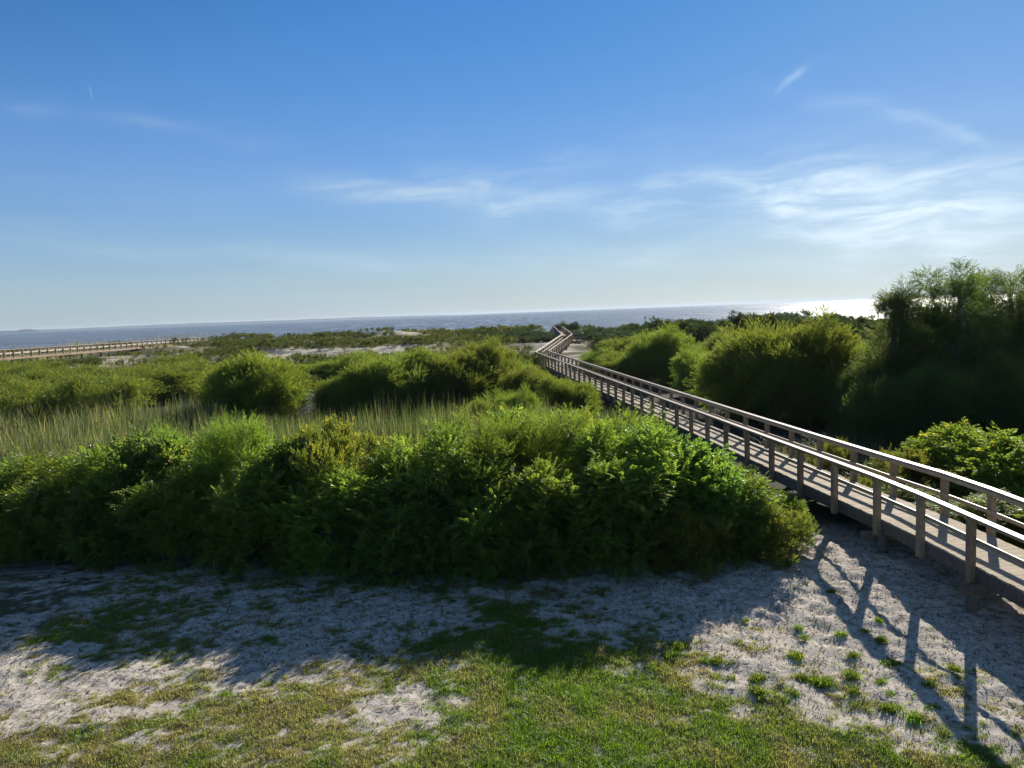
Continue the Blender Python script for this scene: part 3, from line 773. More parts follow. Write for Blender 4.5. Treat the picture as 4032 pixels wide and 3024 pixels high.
HEDGE = 'shrubs of the thicket between the lawn and the marsh'
for a in [
 ('sumac_shrub', -120, 20.5, 2.5, 1.9, 'pin1', 'feathery leaved green shrub cut by the left edge of the photo'),
 ('sumac_shrub', 40, 20.3, 2.4, 1.75, 'pin0', 'broad green sumac at the left end of the near thicket, reeds behind it'),
 ('sumac_shrub', 185, 20.2, 2.6, 1.7, 'pin3', 'green sumac second from the left end of the near thicket'),
 ('sumac_shrub', 330, 20.3, 2.85, 1.65, 'brd0', 'green broad leaved shrub left of the tall bright willow clump'),
 ('willow_shrub', 495, 19.6, 3.35, 1.25, 'wil0', 'tallest bright yellow green willow clump rising above the left half of the thicket'),
 ('sumac_shrub', 610, 18.9, 2.75, 1.45, 'brd1', 'dark broad leaved shrub between the bright willow clump and the golden shrub'),
 ('wax_myrtle', 705, 19.1, 3.1, 1.7, 'myr0', 'golden yellow small leaved shrub standing in the middle of the thicket'),
 ('sumac_shrub', 830, 18.3, 2.45, 1.3, 'pin2', 'low sumac in the dip right of the golden shrub'),
 ('sumac_shrub', 930, 18.4, 3.15, 1.5, 'pin1', 'sumac with upright fronds before the tallest reeds'),
 ('willow_shrub', 1060, 18.8, 3.3, 1.45, 'wil1', 'pale willowy shrub left of the top of the thicket'),
 ('willow_shrub', 1170, 19.6, 3.2, 1.7, 'wil0', 'light green willow at the crest of the thicket in front of the distant bend'),
 ('sumac_shrub', 1290, 18.8, 2.95, 1.6, 'pin3', 'bright sumac right of the thicket crest'),
 ('sumac_shrub', 1400, 18.2, 2.95, 1.5, 'pin2', 'sumac with pale fronds overlapping the lower walkway rail'),
 ('sumac_shrub', 1500, 18.3, 2.5, 1.4, 'brd0', 'broad leaved shrub pressing against the walkway deck'),
 ('sumac_shrub', 1590, 18.1, 1.85, 1.25, 'pin3', 'dark green shrub at the right shoulder of the thicket next to the deck'),
 ('wax_myrtle', 1650, 17.6, 1.15, 1.1, 'myr0', 'low golden tipped myrtle at the right end of the thicket by the piles'),
 ('wax_myrtle', 1480, 16.9, 1.25, .95, 'myr0', 'low yellow tinged myrtle standing out at the foot of the thicket'),
 ('sumac_shrub', 1300, 17.2, 2.35, 1.3, 'pin2', 'shaded shrub at the front foot of the thicket, left of the low myrtles'),
 ('sumac_shrub', 1160, 17.1, 2.35, 1.35, 'pin3', 'dark front shrub straight below the thicket crest'),
 ('sumac_shrub', 1010, 17.2, 2.4, 1.35, 'pin0', 'shaded shrub in front of the pale willowy one'),
 ('sumac_shrub', 860, 17.3, 2.2, 1.3, 'brd0', 'dark shrub at the lawn edge below the dip in the thicket'),
 ('sumac_shrub', 700, 17.7, 2.25, 1.35, 'pin2', 'dark shrub at the lawn edge below the golden one'),
 ('sumac_shrub', 540, 18.2, 2.4, 1.4, 'pin3', 'shaded shrub at the lawn edge below the bright willow clump'),
 ('sumac_shrub', 380, 18.8, 2.25, 1.4, 'pin1', 'shaded front shrub left of the bright willow clump, at the lawn edge'),
 ('sumac_shrub', 210, 19.2, 2.05, 1.4, 'brd1', 'shaded front shrub in the left quarter of the thicket'),
 ('sumac_shrub', 40, 19.5, 1.95, 1.4, 'pin0', 'shaded front shrub in the left corner of the thicket'),
 ('sumac_shrub', -90, 19.7, 2.0, 1.4, 'pin1', 'shaded low shrub on the lawn edge cut by the left edge of the photo'),
 ('sumac_shrub', 1095, 21.3, 2.95, 1.6, 'brd1', 'sunlit shrub at the back of the thicket, left of its crest, reeds behind'),
 ('sumac_shrub', 1235, 21.4, 2.95, 1.6, 'pin2', 'sunlit shrub at the back of the thicket, right of its crest'),
 ('sumac_shrub', 1360, 20.6, 2.9, 1.5, 'pin0', 'sunlit shrub at the back of the thicket where the reeds meet the boardwalk'),
 ('sumac_shrub', 955, 20.6, 2.65, 1.4, 'pin2', 'sunlit shrub at the back of the thicket, below the middle of the willow bank'),
 ('willow_shrub', 335, 22.6, 2.75, 1.1, 'wil1', 'bright low willow alone among the tan reeds behind the left thicket'),
]: shrub(*a, group=HEDGE)
MID = 'marsh willows beyond the reeds'
for a in [
 ('willow_shrub', 545, 45, 3.75, 2.9, 'far0', 'rounded bright green willow standing alone behind the reeds on the left', 'shrub', None, L_WILLOW),
 ('willow_shrub', 462, 44, 1.7, 1.3, 'far1', 'low dark willow tucked against the left foot of the rounded willow'),
 ('willow_shrub', 335, 58, 2.5, 3.6, 'far1', 'yellow green spreading shrub left of the rounded willow'),
 ('willow_shrub', 738, 47, 2.4, 1.9, 'far2', 'low left end of the long willow bank'),
 ('willow_shrub', 790, 46, 3.25, 2.7, 'far1', 'willow in the left part of the long bank, dark hollow below'),
 ('willow_shrub', 885, 47, 3.5, 2.8, 'far0', 'willow in the middle of the long bank'),
 ('willow_shrub', 985, 48, 3.6, 3.0, 'far2', 'willow right of the middle of the long bank'),
 ('willow_shrub', 1060, 50, 3.75, 2.5, 'far1', 'highest willow of the long bank'),
 ('willow_shrub', 1140, 46, 2.35, 2.0, 'far0', 'bright willow at the right slope of the long bank'),
 ('willow_shrub', 1222, 40.5, 2.2, 1.5, 'far2', 'small willow touching the boardwalk at the right end of the bank'),
 ('willow_shrub', 1105, 35, 2.15, 1.4, 'far1', 'pale bush among the reeds before the long willow bank'),
 ('willow_shrub', 1035, 34, 1.85, 1.1, 'far0', 'smallest pale bush among the reeds, left of its twin'),
 ('willow_shrub', 655, 66, 2.1, 3.0, 'far2', 'olive shrub behind the gap between the round willow and the bank'),
 ('willow_shrub', 780, 66, 2.7, 3.6, 'far1', 'olive shrub behind the left part of the long bank, sand beyond'),
 ('willow_shrub', 1250, 66, 2.2, 2.3, 'far0', 'pale willow right beside the far boardwalk bend'),
 ('willow_shrub', 1300, 60, 2.2, 2.6, 'far2', 'low pale willow right of the boardwalk before the dark evergreens'),
 ('willow_shrub', 1372, 67, 3.2, 3.2, 'far0', 'yellow green willow in the left of the bank right of the boardwalk'),
 ('willow_shrub', 1440, 58, 3.95, 3.2, 'far1', 'tall willow in the bank right of the boardwalk, shadowed below'),
 ('willow_shrub', 1525, 49, 2.7, 2.1, 'far2', 'willow in the dip left of the big dark willow'),
 ('willow_shrub', 1620, 41, 4.0, 2.7, 'far0', 'left half of the large willow right of the boardwalk'),
 ('willow_shrub', 1720, 38.5, 4.65, 3.6, 'far1', 'large domed willow with yellow green top right of the boardwalk'),
 ('willow_shrub', 1810, 39, 4.0, 2.4, 'far2', 'willow joining the large dome and the tall tree'),
 ('willow_shrub', 1575, 72, 3.2, 3.4, 'far1', 'pale willow behind the bank right of the boardwalk, sea beyond'),
]: shrub(*a[:9], group=MID, m=(a[9] if len(a) > 9 else None)) if len(a) <= 7 else shrub(*a[:8], group=MID, m=a[9])
RG = 'shrubs on the right of the near boardwalk'
for a in [
 ('bayberry_shrub', 2190, 20.5, 1.95, 1.7, 'brd0', 'broad leaved yellow green shrub on the right edge behind the railing'),
 ('bayberry_shrub', 2070, 22.5, 1.9, 1.5, 'brd1', 'light green shrub right of the reeds behind the railing'),
 ('wax_myrtle', 1960, 22.0, 1.35, 1.2, 'myr0', 'orange tinged low shrub behind the upper rail'),
 ('wax_myrtle', 1870, 21.2, .75, .8, 'myr1', 'small glossy shrub just behind the deck edge'),
 ('sumac_shrub', 1960, 20.2, .55, .9, 'pin1', 'low leafy shrub growing close under the right railing'),
 ('sumac_shrub', 2120, 18.4, 1.0, 1.3, 'pin0', 'shaded shrub behind the railing where it leaves the photo'),
 ('wax_myrtle', 1580, 25, 1.15, .8, 'myr1', 'small round bush showing over the upper rail near the middle'),
 ('sumac_shrub', 2250, 17.6, .9, 1.2, 'pin2', 'shaded shrub under the ramp rail at the right edge'),
]: shrub(*a, group=RG, m=(L_BAY if a[5][:3] in ('pin', 'brd') else None))
for a in [(1705, 20.0, .45, .45, 'pin0', 'sprig of yellowing leaves under the deck beside the piles')]:
    shrub('seedling_shrub', *a[:4], a[4], a[5])

# tall trees at the right edge
def tree(dx, Y, top, r, label, seed):
    random.seed(seed); x = colx(dx, Y); zg = float(ground_z(x, Y)); h = top-zg
    lobes = []
    for i in range(20):
        a = 2*PI*i/20*1.6; rr = r*random.uniform(.2, .8); s = r*random.uniform(.26, .40); lobes.append((rr*math.cos(a), rr*math.sin(a), h*random.uniform(.30, .80), s, s, s*1.5))
    for i in range(7):
        a = 2*PI*i/7; rr = r*random.uniform(.1, .75); s = r*random.uniform(.15, .24); lobes.append((rr*math.cos(a), rr*math.sin(a), h*random.uniform(.80, .93), s, s, s*2.3))
    for i in range(9):
        a = 2*PI*i/9; s = r*.42; lobes.append((r*.66*math.cos(a), r*.66*math.sin(a), h*random.uniform(.15, .36), s, s, h*.2))
    P, N = crown_points(lobes, 11000, inner=.22, clump=(20, .30)); rn = rng.normal(size=P.shape); up = np.tile([[0, 0, 1.]], (len(P), 1))
    parts = [scatter(WILT, P, frames(N*.8+rn*.4+[0, 0, .5], up+rn*.3), rng.uniform(.7, 1.1, len(P)))]
    tp = P[N[:, 2] > .3]; b = tp[rng.integers(0, len(tp), 40)]; SP_, SA = [], []
    for q in b:
        lean = rng.normal(size=3)*[.3, .3, 0]+[0, 0, 1]; lean /= np.linalg.norm(lean)
        for j in range(8):
            SP_.append(q+lean*.42*j/8); a = rng.normal(size=3); a[2] = 0; SA.append(a/np.linalg.norm(a)*(1-.5*j/8)+lean*(.2+.7*j/8)-[0, 0, .25])
    parts.append(scatter(WILT, np.array(SP_), frames(np.array(SA), np.tile([[0, 0, 1.]], (len(SP_), 1))), rng.uniform(.55, .95, len(SP_))))
    root = obj('willow_tree', None, loc=(x, Y, zg-.1))
    obj('crown', leafmesh('crown', parts, .08, 0, h), L_TREE, root)
    mb = MB()
    for i in range(7):
        l = lobes[20+i]; e = np.array(l[:3])+[0, 0, l[5]*.6]; b = np.array([random.uniform(-.3, .3), random.uniform(-.3, .3), -.2]); pts = []
        for t in np.linspace(0, 1, 8):
            pts.append(b+(e-b)*t+np.array([l[0], l[1], 0])*(-.25*math.sin(PI*t))+rng.normal(size=3)*.06)
        mb.tube(pts, [.11*(1-.88*t) for t in np.linspace(0, 1, 8)], n=6)
        for q in range(7):
            l2 = lobes[random.randrange(0, 20)]; j = random.randrange(2, 7); p = pts[j]; e2 = p+(np.array(l2[:3])-p)*.7
            mb.tube([p, (p+e2)/2+[0, 0, .15], e2], [.04, .025, .008], n=5)
    mb.build('trunk', W_STEM, root)
    tag(root, label, 'tree', 'tall willows at the right edge')
WILT = [tmpl_shoot(10, .42, .15, .028, .75, droop=.16) for _ in range(5)]
L_TREE = leaf_mat('tall_willow_leaf', (.058, .092, .036), (.095, .130, .040), (.20, .19, .05), 1.0, .06)
tree(1940, 33.5, 6.1, 1.75, 'leftmost and slimmest of the tall willow trees, olive leaves low down', 11)
tree(2065, 33, 6.85, 2.2, 'tallest willow tree, its leafy top rising above the sea horizon', 12)
tree(2160, 35, 6.6, 2.4, 'tall dark willow tree at the right edge of the photo', 13)
tree(2290, 33, 6.0, 2.3, 'tall willow tree cut by the right edge, foliage only', 14)
for a in [(1925, 31, 2.7, 1.7, 'far2', 'low olive bush filling the foot of the slimmest tall willow'), (2025, 30.5, 2.9, 1.8, 'far0', 'dark bush at the foot of the tallest willow'),
          (2115, 30.5, 3.0, 1.9, 'far1', 'dark bush right of the foot of the tallest willow'), (2215, 30, 3.1, 1.9, 'far2', 'dark bush at the right edge below the tall willows'),
          (1870, 33.5, 2.6, 1.5, 'far1', 'low bush between the large dome and the tall willows')]:
    shrub('willow_shrub', *a, group='low bushes under the tall willows', m=L_TREE)

# dark evergreens on the rise
DK = 'dark evergreens on the back dune'
for i, (dx, Y, zt, r, lb) in enumerate([
 (1345, 84, 2.5, 3.4, 'dark rounded evergreen right of the boardwalk landing'), (1405, 88, 3.3, 3.6, 'dark evergreen beside the rounded one, pole behind it'),
 (1268, 118, 2.9, 3.2, 'round bush just behind the boardwalk landing'), (1222, 146, 3.5, 2.4, 'dark palmetto like bush behind the boardwalk crest'),
 (1470, 92, 4.2, 4.2, 'tallest dark evergreen mass left of the pale willow top'), (1530, 96, 4.1, 4.0, 'dark evergreen right of the tallest dark mass'),
 (1340, 104, 2.7, 4.0, 'dark evergreen band left of the thin pole'), (1300, 110, 2.8, 3.5, 'evergreen between the landing and the thin pole'),
 (1640, 95, 4.5, 4.2, 'dark evergreen before the glittering sea'), (1700, 98, 4.4, 4.0, 'dark evergreen left of the distant railing'), (1770, 100, 3.8, 4.5, 'evergreen top by the distant grey railing'), (1850, 92, 4.0, 4.0, 'dark evergreen behind the tall tree base'),
 (1120, 122, 2.9, 5.5, 'long dark hummock left of the boardwalk crest'), (1060, 128, 2.7, 5.0, 'low dark hummock left of the long one'), (1165, 112, 2.3, 4.2, 'olive hummock beside the boardwalk steps')]):
    shrub('evergreen_shrub', dx, Y, zt, r, 'drk%d' % (i % 2), lb, group=DK)

# ------------------------------------------------------------------ scrub that reads as one mass
def scrub_mass(name, spots, T, n_each, label, m, yel=.1, sc=1.0):
    parts = []
    for (x, y, zt, r) in spots:
        zg = float(ground_z(x, y)); h = max(.4, zt-zg)
        lob = [(0, 0, h*.45, r*.8, r*.7, h*.5)]+[(r*random.uniform(-.7, .7), r*random.uniform(-.6, .6), h*random.uniform(.3, .7), r*.42, r*.42, h*.34) for _ in range(5)]
        P, N = crown_points(lob, int(n_each*min(2.2, r*h/3)), inner=.1, zmin=-.2, clump=(14, .30)); rn = rng.normal(size=P.shape)
        ax = N*.7+rn*.4+[0, 0, .6]
        parts.append(scatter(T, P+[x, y, zg-.05], frames(ax, np.tile([[0, 0, 1.]], (len(P), 1))+rn*.3), rng.uniform(.7, 1.3, len(P))*sc))
    tag(obj(name, leafmesh(name, parts, yel), m), label, 'scrub', kind='stuff')
BLK2 = [tmpl_shoot(6, .34, .20, .085, .95) for _ in range(4)]
sp = []
for _ in range(78):     # low shrubs beyond the reeds on the left
    Yd = random.uniform(47, 84); dx = random.uniform(-80, 440)
    if dx > 330 and Yd < 58: continue
    sp.append((colx(dx, Yd), Yd, float(ground_z(colx(dx, Yd), Yd))+random.uniform(.8, 2.7)*np.interp(Yd, [47, 84], [1, .8]), random.uniform(1.1, 2.3)))
scrub_mass('wax_myrtle_scrub', sp, WIL2, 800, 'golden green low scrub filling the left middle distance behind the reeds', L_MYRTLE, .08)
sp = []
for _ in range(380):
    Yd = random.uniform(74, 158); dx = random.uniform(-150, 1230)
    x = colx(dx, Yd)
    # leave the open sand and walkways free
    if 97 < Yd < 113 and 540 < dx < 1000 and random.random() < .85: continue
    if 86 < Yd < 98 and 250 < dx < 460: continue
    if abs(x-colx(860, 138)) < 6 and 128 < Yd < 145: continue
    if dx > 1130 and 75 < Yd < 150: continue
    if abs(x+67) < 3.2: continue
    zg = float(ground_z(x, Yd)); sp.append((x, Yd, zg+random.uniform(.5, 1.15)*(.45 if dx < 480 and Yd > 105 else 1), random.uniform(1.5, 3.4)))
for _ in range(170):
    Yd = random.uniform(118, 156); dx = random.uniform(470, 1150); x = colx(dx, Yd)
    if abs(dx-875) < 38 and 128 < Yd < 142: continue
    sp.append((x, Yd, float(ground_z(x, Yd))+random.uniform(.45, 1.15), random.uniform(1.4, 3.2)))
for _ in range(60):
    Yd = random.uniform(60, 90); dx = random.uniform(640, 1160); x = colx(dx, Yd)
    sp.append((x, Yd, float(ground_z(x, Yd))+random.uniform(.7, 1.3), random.uniform(1.5, 2.6)))
scrub_mass('dune_scrub', sp, BLK2, 260, 'dull green scrub spread over the far dunes', L_SCRUB, .12)
sp = []
for _ in range(110):
    Yd = random.uniform(70, 150); dx = random.uniform(1255, 2400); x = colx(dx, Yd)
    if abs(x-7) < 4: continue
    sp.append((x, Yd, float(ground_z(x, Yd))+random.uniform(.8, 1.7), random.uniform(1.8, 3.4)))
scrub_mass('evergreen_scrub', sp, BLK2, 300, 'dark evergreen scrub massed right of the boardwalk before the sea', L_DARK, .06)

# spiky yuccas
def spiky(dx, Y, h, label, n=110):
    x = colx(dx, Y); zg = float(ground_z(x, Y)); v = []; 
    for i in range(n):
        a = random.uniform(0, 2*PI); e = random.uniform(.35, 1.45); L = h*random.uniform(.75, 1.05); d = np.array([math.cos(a)*math.cos(e), math.sin(a)*math.cos(e), math.sin(e)]); s = np.array([-math.sin(a), math.cos(a), 0])*.03*h
        b = np.array([0, 0, .15*h]); v += [b-s*.5, b+d*L*.5+s-[0, 0, 0], b+d*L-[0, 0, .12*L*math.cos(e)], b+d*L*.5-s]
    v = np.array(v); Fq = np.arange(len(v)).reshape(-1, 4)
    root = obj('spiky_palmetto', leafmesh('spiky_palmetto', [(v, Fq, np.arange(len(Fq)))], .05), L_SCRUB, loc=(x, Y, zg+.3)); tag(root, label, 'palmetto')
spiky(62, 44, 1.5, 'spiky palmetto at the left edge of the reed bed')
spiky(215, 58, 2.2, 'spiky bluish palmetto in the scrub, second from the left')
spiky(265, 55, 1.9, 'spiky palmetto right of the bluish one')
spiky(1215, 141, 1.6, 'spiky palmetto at the top of the boardwalk steps', 80)

# ------------------------------------------------------------------ blades: reeds, grasses
def blades(P, L, Wd, lean, az_, seg_=3, bend=.25):
    """curved tapering blades; returns V, F, src"""
    n = len(P); d = np.stack([np.cos(az_), np.sin(az_), np.zeros(n)], -1); s = np.stack([-np.sin(az_), np.cos(az_), np.zeros(n)], -1)
    rows = []
    for j in range(seg_+1):
        t = j/seg_; c = P+d*(L*(np.sin(lean)*t+bend*t*t*np.sin(lean+.4)))[:, None]+np.array([0, 0, 1.])*(L*(t*np.cos(lean)-bend*.5*t**3))[:, None]
        wv_ = (Wd*(1-t**1.6)*.5+.0006)[:, None]; rows += [c-s*wv_, c+s*wv_]
    V = np.stack(rows, 1).reshape(-1, 3); m = 2*(seg_+1)
    f = np.array([[2*j, 2*j+1, 2*j+3, 2*j+2] for j in range(seg_)]); Fq = (np.arange(n)[:, None, None]*m+f[None]).reshape(-1, 4)
    return V, Fq, np.repeat(np.arange(n), seg_)
def blade_obj(name, parts, label, m, yels, cat, kind='stuff', **kw):
    Vs, Fs, T, A = [], [], [], []; n = 0
    for (V, Fq, src), yl in zip(parts, yels):
        Vs.append(V); Fs.append(Fq+n); n += len(V); N_ = src.max()+1
        T.append(rng.random(N_)[src]); A.append(np.clip(yl if np.ndim(yl) == 0 else yl, 0, 1)[src] if np.ndim(yl) else (rng.random(N_)*yl*2)[src])
    me = mesh(name, np.concatenate(Vs), np.concatenate(Fs), {'tint': np.concatenate(T), 'age': np.clip(np.concatenate(A), 0, 1)})
    o = obj(name, me, m, **kw)
    return tag(o, label, cat, kind=kind)
def in_walk(x, y, pad=.35):
    s = (x-X0)*nA[0]+(y-Y0)*nA[1]; t = (x-X0)*dA[0]+(y-Y0)*dA[1]
    return (s > -pad) & (s < WID+pad) & (t > -12) & (t < 62)
N = 105000
dxr = rng.uniform(-140, 1420, N); Yr = rng.uniform(20.6, 34.5, N)
Yr = np.where((dxr < 470) & (rng.random(N) < .55), rng.uniform(30, 48, N), Yr)
xr = np.array([colx(a, b) for a, b in zip(dxr, Yr)])
clump = fbm(xr/2.2, Yr/2.2, 3); keep = (rng.random(N) < np.clip((clump-.33)*3.6, .06, 1)) & ~in_walk(xr, Yr)
keep &= ~((Yr > 36) & (dxr < 430) & (rng.random(N) < .5))
keep &= ~((dxr > 1270) & (Yr < 26))
xr, Yr, dxr = xr[keep], Yr[keep], dxr[keep]
hgt_ = np.interp(dxr, [-140, 300, 600, 800, 1100, 1300, 1420], [1.6, 1.75, 2.1, 2.35, 2.25, 1.95, 1.6])*rng.uniform(.5, 1.12, len(xr))*np.interp(Yr, [20, 26], [.85, 1])*(.72+.6*fbm(xr/1.3+5, Yr/1.3, 2))
P = np.stack([xr, Yr, ground_z(xr, Yr)-.05], -1); azr = rng.uniform(0, 2*PI, len(P))
yl = np.where(rng.random(len(P)) < np.interp(dxr, [-100, 400, 700, 1200], [.28, .2, .07, .12])+.25*(fbm(xr/2+8, Yr/2, 2)-.5), rng.uniform(.6, 1, len(P)), rng.uniform(0, .25, len(P)))
reeds = [blades(P, hgt_, rng.uniform(.018, .048, len(P)), rng.uniform(.02, .24, len(P)), azr, 4, .14), blades(P[::3]+[.05, .05, 0], hgt_[::3]*.9, rng.uniform(.015, .03, len(P[::3])), rng.uniform(.15, .6, len(P[::3])), azr[::3]+2, 4, .5)]; yls = [yl, yl[::3]]
m_ = rng.random(len(P)) < .05; Q = P[m_]; hh = hgt_[m_]*1.08       # flowering stalks with brown heads
reeds.append(blades(Q, hh, np.full(len(Q), .012), np.full(len(Q), .03), azr[m_], 2, .02)); yls.append(np.full(len(Q), .75))
blade_obj('marsh_reeds', reeds, 'cattails and tan reeds standing in the marsh behind the thicket', L_REED, yls, 'reeds')
# finer grass right of the walkway
N = 9000; xr = rng.uniform(9.6, 19, N); Yr = rng.uniform(20.5, 31, N); keep = ~in_walk(xr, Yr, .2) & (fbm(xr/1.5, Yr/1.5, 3) > .35); xr, Yr = xr[keep], Yr[keep]
P = np.stack([xr, Yr, ground_z(xr, Yr)], -1)
blade_obj('marsh_grass', [blades(P, rng.uniform(.5, 1.35, len(P)), rng.uniform(.012, .024, len(P)), rng.uniform(.1, .6, len(P)), rng.uniform(0, 2*PI, len(P)), 4, .5)],
          'arching silvery grass behind the right hand railing', L_REED, [rng.random(len(P))*.7], 'grass')
# bright green grass by the far bend
N = 5000; xr = rng.uniform(-4, 2.0, N); Yr = rng.uniform(60, 75, N); P = np.stack([xr, Yr, ground_z(xr, Yr)], -1)
blade_obj('bend_grass', [blades(P, rng.uniform(.7, 1.3, len(P)), rng.uniform(.03, .05, len(P)), rng.uniform(.05, .3, len(P)), rng.uniform(0, 2*PI, len(P)), 3, .2)],
          'bright green tall grass left of the boardwalk bend', L_GRASS, [rng.random(len(P))*.2], 'grass')
# sea oats on the dune crests
N = 3400; dxr = rng.uniform(-60, 1180, N); Yr = rng.uniform(126, 154, N)+np.where(dxr < 470, 18, 0); xr = np.array([colx(a, b) for a, b in zip(dxr, Yr)])
dens = np.interp(dxr, [-60, 460, 480, 640, 760, 1180], [.8, .8, .25, .15, .5, .12])*np.clip((fbm(xr/5, Yr/30+4, 3)-.35)*4, 0, 1); keep = rng.random(N) < dens
xr, Yr, dxr = xr[keep], Yr[keep], dxr[keep]; P = np.stack([xr, Yr, ground_z(xr, Yr)], -1)
Lr = rng.uniform(1.0, 1.7, len(P))*np.where(dxr < 470, 1.15, .8)
st_ = blades(P, Lr, np.full(len(P), .022), rng.uniform(.03, .18, len(P)), rng.uniform(0, 2*PI, len(P)), 3, .15)
hd_ = blades(P+np.stack([rng.normal(size=len(P))*.08, np.zeros(len(P)), Lr*.80], -1), np.full(len(P), .36), np.full(len(P), .10), rng.uniform(.1, .7, len(P)), rng.uniform(0, 2*PI, len(P)), 2, .5)
blade_obj('sea_oats', [st_, hd_], 'straw coloured sea oats along the dune crest before the sea', L_OATS, [rng.random(len(P)), rng.random(len(P))], 'sea oats')
# dune grass
N = 34000; dxr = rng.uniform(-100, 1340, N); Yr = rng.uniform(74, 152, N); xr = np.array([colx(a, b) for a, b in zip(dxr, Yr)])
keep = (fbm(xr/4+9, Yr/3, 4) > np.where(dxr > 1235, .30, .47)) & ((xr < 1.5) | (xr > 9.5) | (Yr < 78)); keep &= ~((Yr > 94) & (Yr < 116) & (rng.random(N) < .35)); xr, Yr = xr[keep], Yr[keep]
P = np.stack([xr, Yr, ground_z(xr, Yr)-.03], -1)
blade_obj('dune_grass', [blades(P, rng.uniform(.35, .8, len(P)), rng.uniform(.03, .06, len(P)), rng.uniform(.1, .6, len(P)), rng.uniform(0, 2*PI, len(P)), 2, .4)],
          'grey green wiry grass scattered over the dunes', L_GREY, [rng.random(len(P))*.8], 'dune grass')

# lawn
def lawn(N, x0, x1, y0, y1, hmin, hmax, wd):
    x = rng.uniform(x0, x1, N); y = rng.uniform(y0, y1, N); c, g_ = lawnmaps(x, y)
    n1 = fbm(x*1.7+4, y*2.6+9, 4)+(fbm(x*7+1, y*10+2, 3)-.5)*.95; n2 = fbm(x*7+2, y*9+1, 2)
    pr = np.clip((c*1.08-n1)*2.4+.38, 0, 1)**1.2*np.clip(.25+n2*1.4, 0, 1)
    pr *= np.clip((18.3+np.abs(x+1)*.12-y)/1.2, 0, 1)
    kp = rng.random(N) < pr; x, y, c, g_, n2, pr = x[kp], y[kp], c[kp], g_[kp], n2[kp], pr[kp]
    P = np.stack([x, y, ground_z(x, y)+((fbm(x*1.1, y*1.3, 3)-.5)*.10+(fbm(x*4.2+7, y*5+3, 3)-.5)*.095*(1.15-c))-.006], -1)
    L = rng.uniform(hmin, hmax, len(P))*(.5+.75*pr)*(.7+.5*g_); dry = fbm(x*2.1+40, y*2.1, 3)
    age = np.clip(1.05-g_*1.15+(dry-.5)*2.3+rng.normal(size=len(P))*.22, 0, 1)
    return blades(P, L, np.full(len(P), wd)*rng.uniform(.7, 1.3, len(P)), rng.uniform(.1, .75, len(P)), rng.uniform(0, 2*PI, len(P)), 2, .4), age
l1, a1 = lawn(680000, -9.5, 10, 8.2, 18.5, .04, .10, .0085)
blade_obj('lawn_grass', [l1], 'patchy green and straw coloured turf on pale sand', L_GRASS, [a1], 'grass')
# twigs, dead leaves and scraps on the sand
N = 42000; x = rng.uniform(-12, 10, N); y = 9+10.2*rng.random(N)**.7; c, _ = lawnmaps(x, y); kp = rng.random(N) < (1.0-c*.6); x, y, c = x[kp], y[kp], c[kp]
P = np.stack([x, y, ground_z(x, y)+(fbm(x*1.1, y*1.3, 3)-.5)*.10+(fbm(x*4.2+7, y*5+3, 3)-.5)*.095*(1.15-c)+.006], -1)
Vd, Fd, sd2 = blades(P, rng.uniform(.02, .13, len(P)), rng.uniform(.007, .022, len(P)), rng.uniform(1.2, 1.5, len(P)), rng.uniform(0, 2*PI, len(P)), 2, .15)
L_LITTER = leaf_mat('dry_litter', (.07, .05, .035), (.16, .11, .07), (.30, .2, .13), .3, .02)
blade_obj('dry_litter', [(Vd, Fd, sd2)], 'dead leaves, twigs and bits of runner on the sand', L_LITTER, [rng.random(len(P))*.8], 'litter')
# tufts that stand out on the sand
tufts = []
for v_ in range(3):
    n = 230; a = rng.uniform(0, 2*PI, n); cc = rng.normal(size=(5, 2))*[.028, .018]; ci = rng.integers(0, 5, n)
    P = np.stack([cc[ci, 0]+rng.normal(size=n)*.05, cc[ci, 1]+rng.normal(size=n)*.04, np.full(n, -.01)], -1)
    V_, F_, s_ = blades(P, rng.uniform(.04, .12, n), rng.uniform(.007, .012, n), rng.uniform(.05, .7, n), a, 3, .4)
    me = mesh('grass_tuft', V_, F_, {'tint': rng.random(n)[s_], 'age': np.clip(rng.normal(size=n)*.25+.05, 0, 1)[s_]}); me.materials.append(L_GRASS); tufts.append(me)
for i, (u, v_, s) in enumerate([(345, 790, 1.5), (270, 780, 1), (430, 790, 1), (815, 755, 1.5), (590, 885, 1.3), (590, 965, 1.4), (850, 880, 1.1), (940, 905, 1.4), (1020, 915, 1.3), (1160, 865, 1.4), (1180, 960, 1.1), (1400, 800, 1.2), (1350, 655, 1.2), (1100, 620, 1), (870, 640, .9),
                                (1180, 750, 1.1), (1790, 830, 1.1), (1640, 930, 1.3), (100, 690, 1.3), (60, 745, 1.3), (1400, 1070, 1.5), (1540, 1130, 1.5), (1660, 1070, 1.0), (1330, 535, .9), (1040, 355, .9), (775, 195, 1.1), (1400, 985, .9), (845, 580, .9), (520, 535, .7), (800, 975, 1.1), (1350, 910, .9), (1250, 600, .8)]):
    p = hit(2600+u/1.545, 2100+v_/1.545, 0)
    for _ in range(8): p = hit(2600+u/1.545, 2100+v_/1.545, float(ground_z(p[0], p[1])))
    p = p+[0, 0, .01]
    o = obj('grass_tuft', tufts[i % 3], None, loc=tuple(p)); o.rotation_euler = (0, 0, i*1.7); o.scale = (s, s, s*.9)
    tag(o, 'small green grass tuft growing alone in the pale sand left of the boardwalk', 'grass tuft', 'grass tufts in the sand')

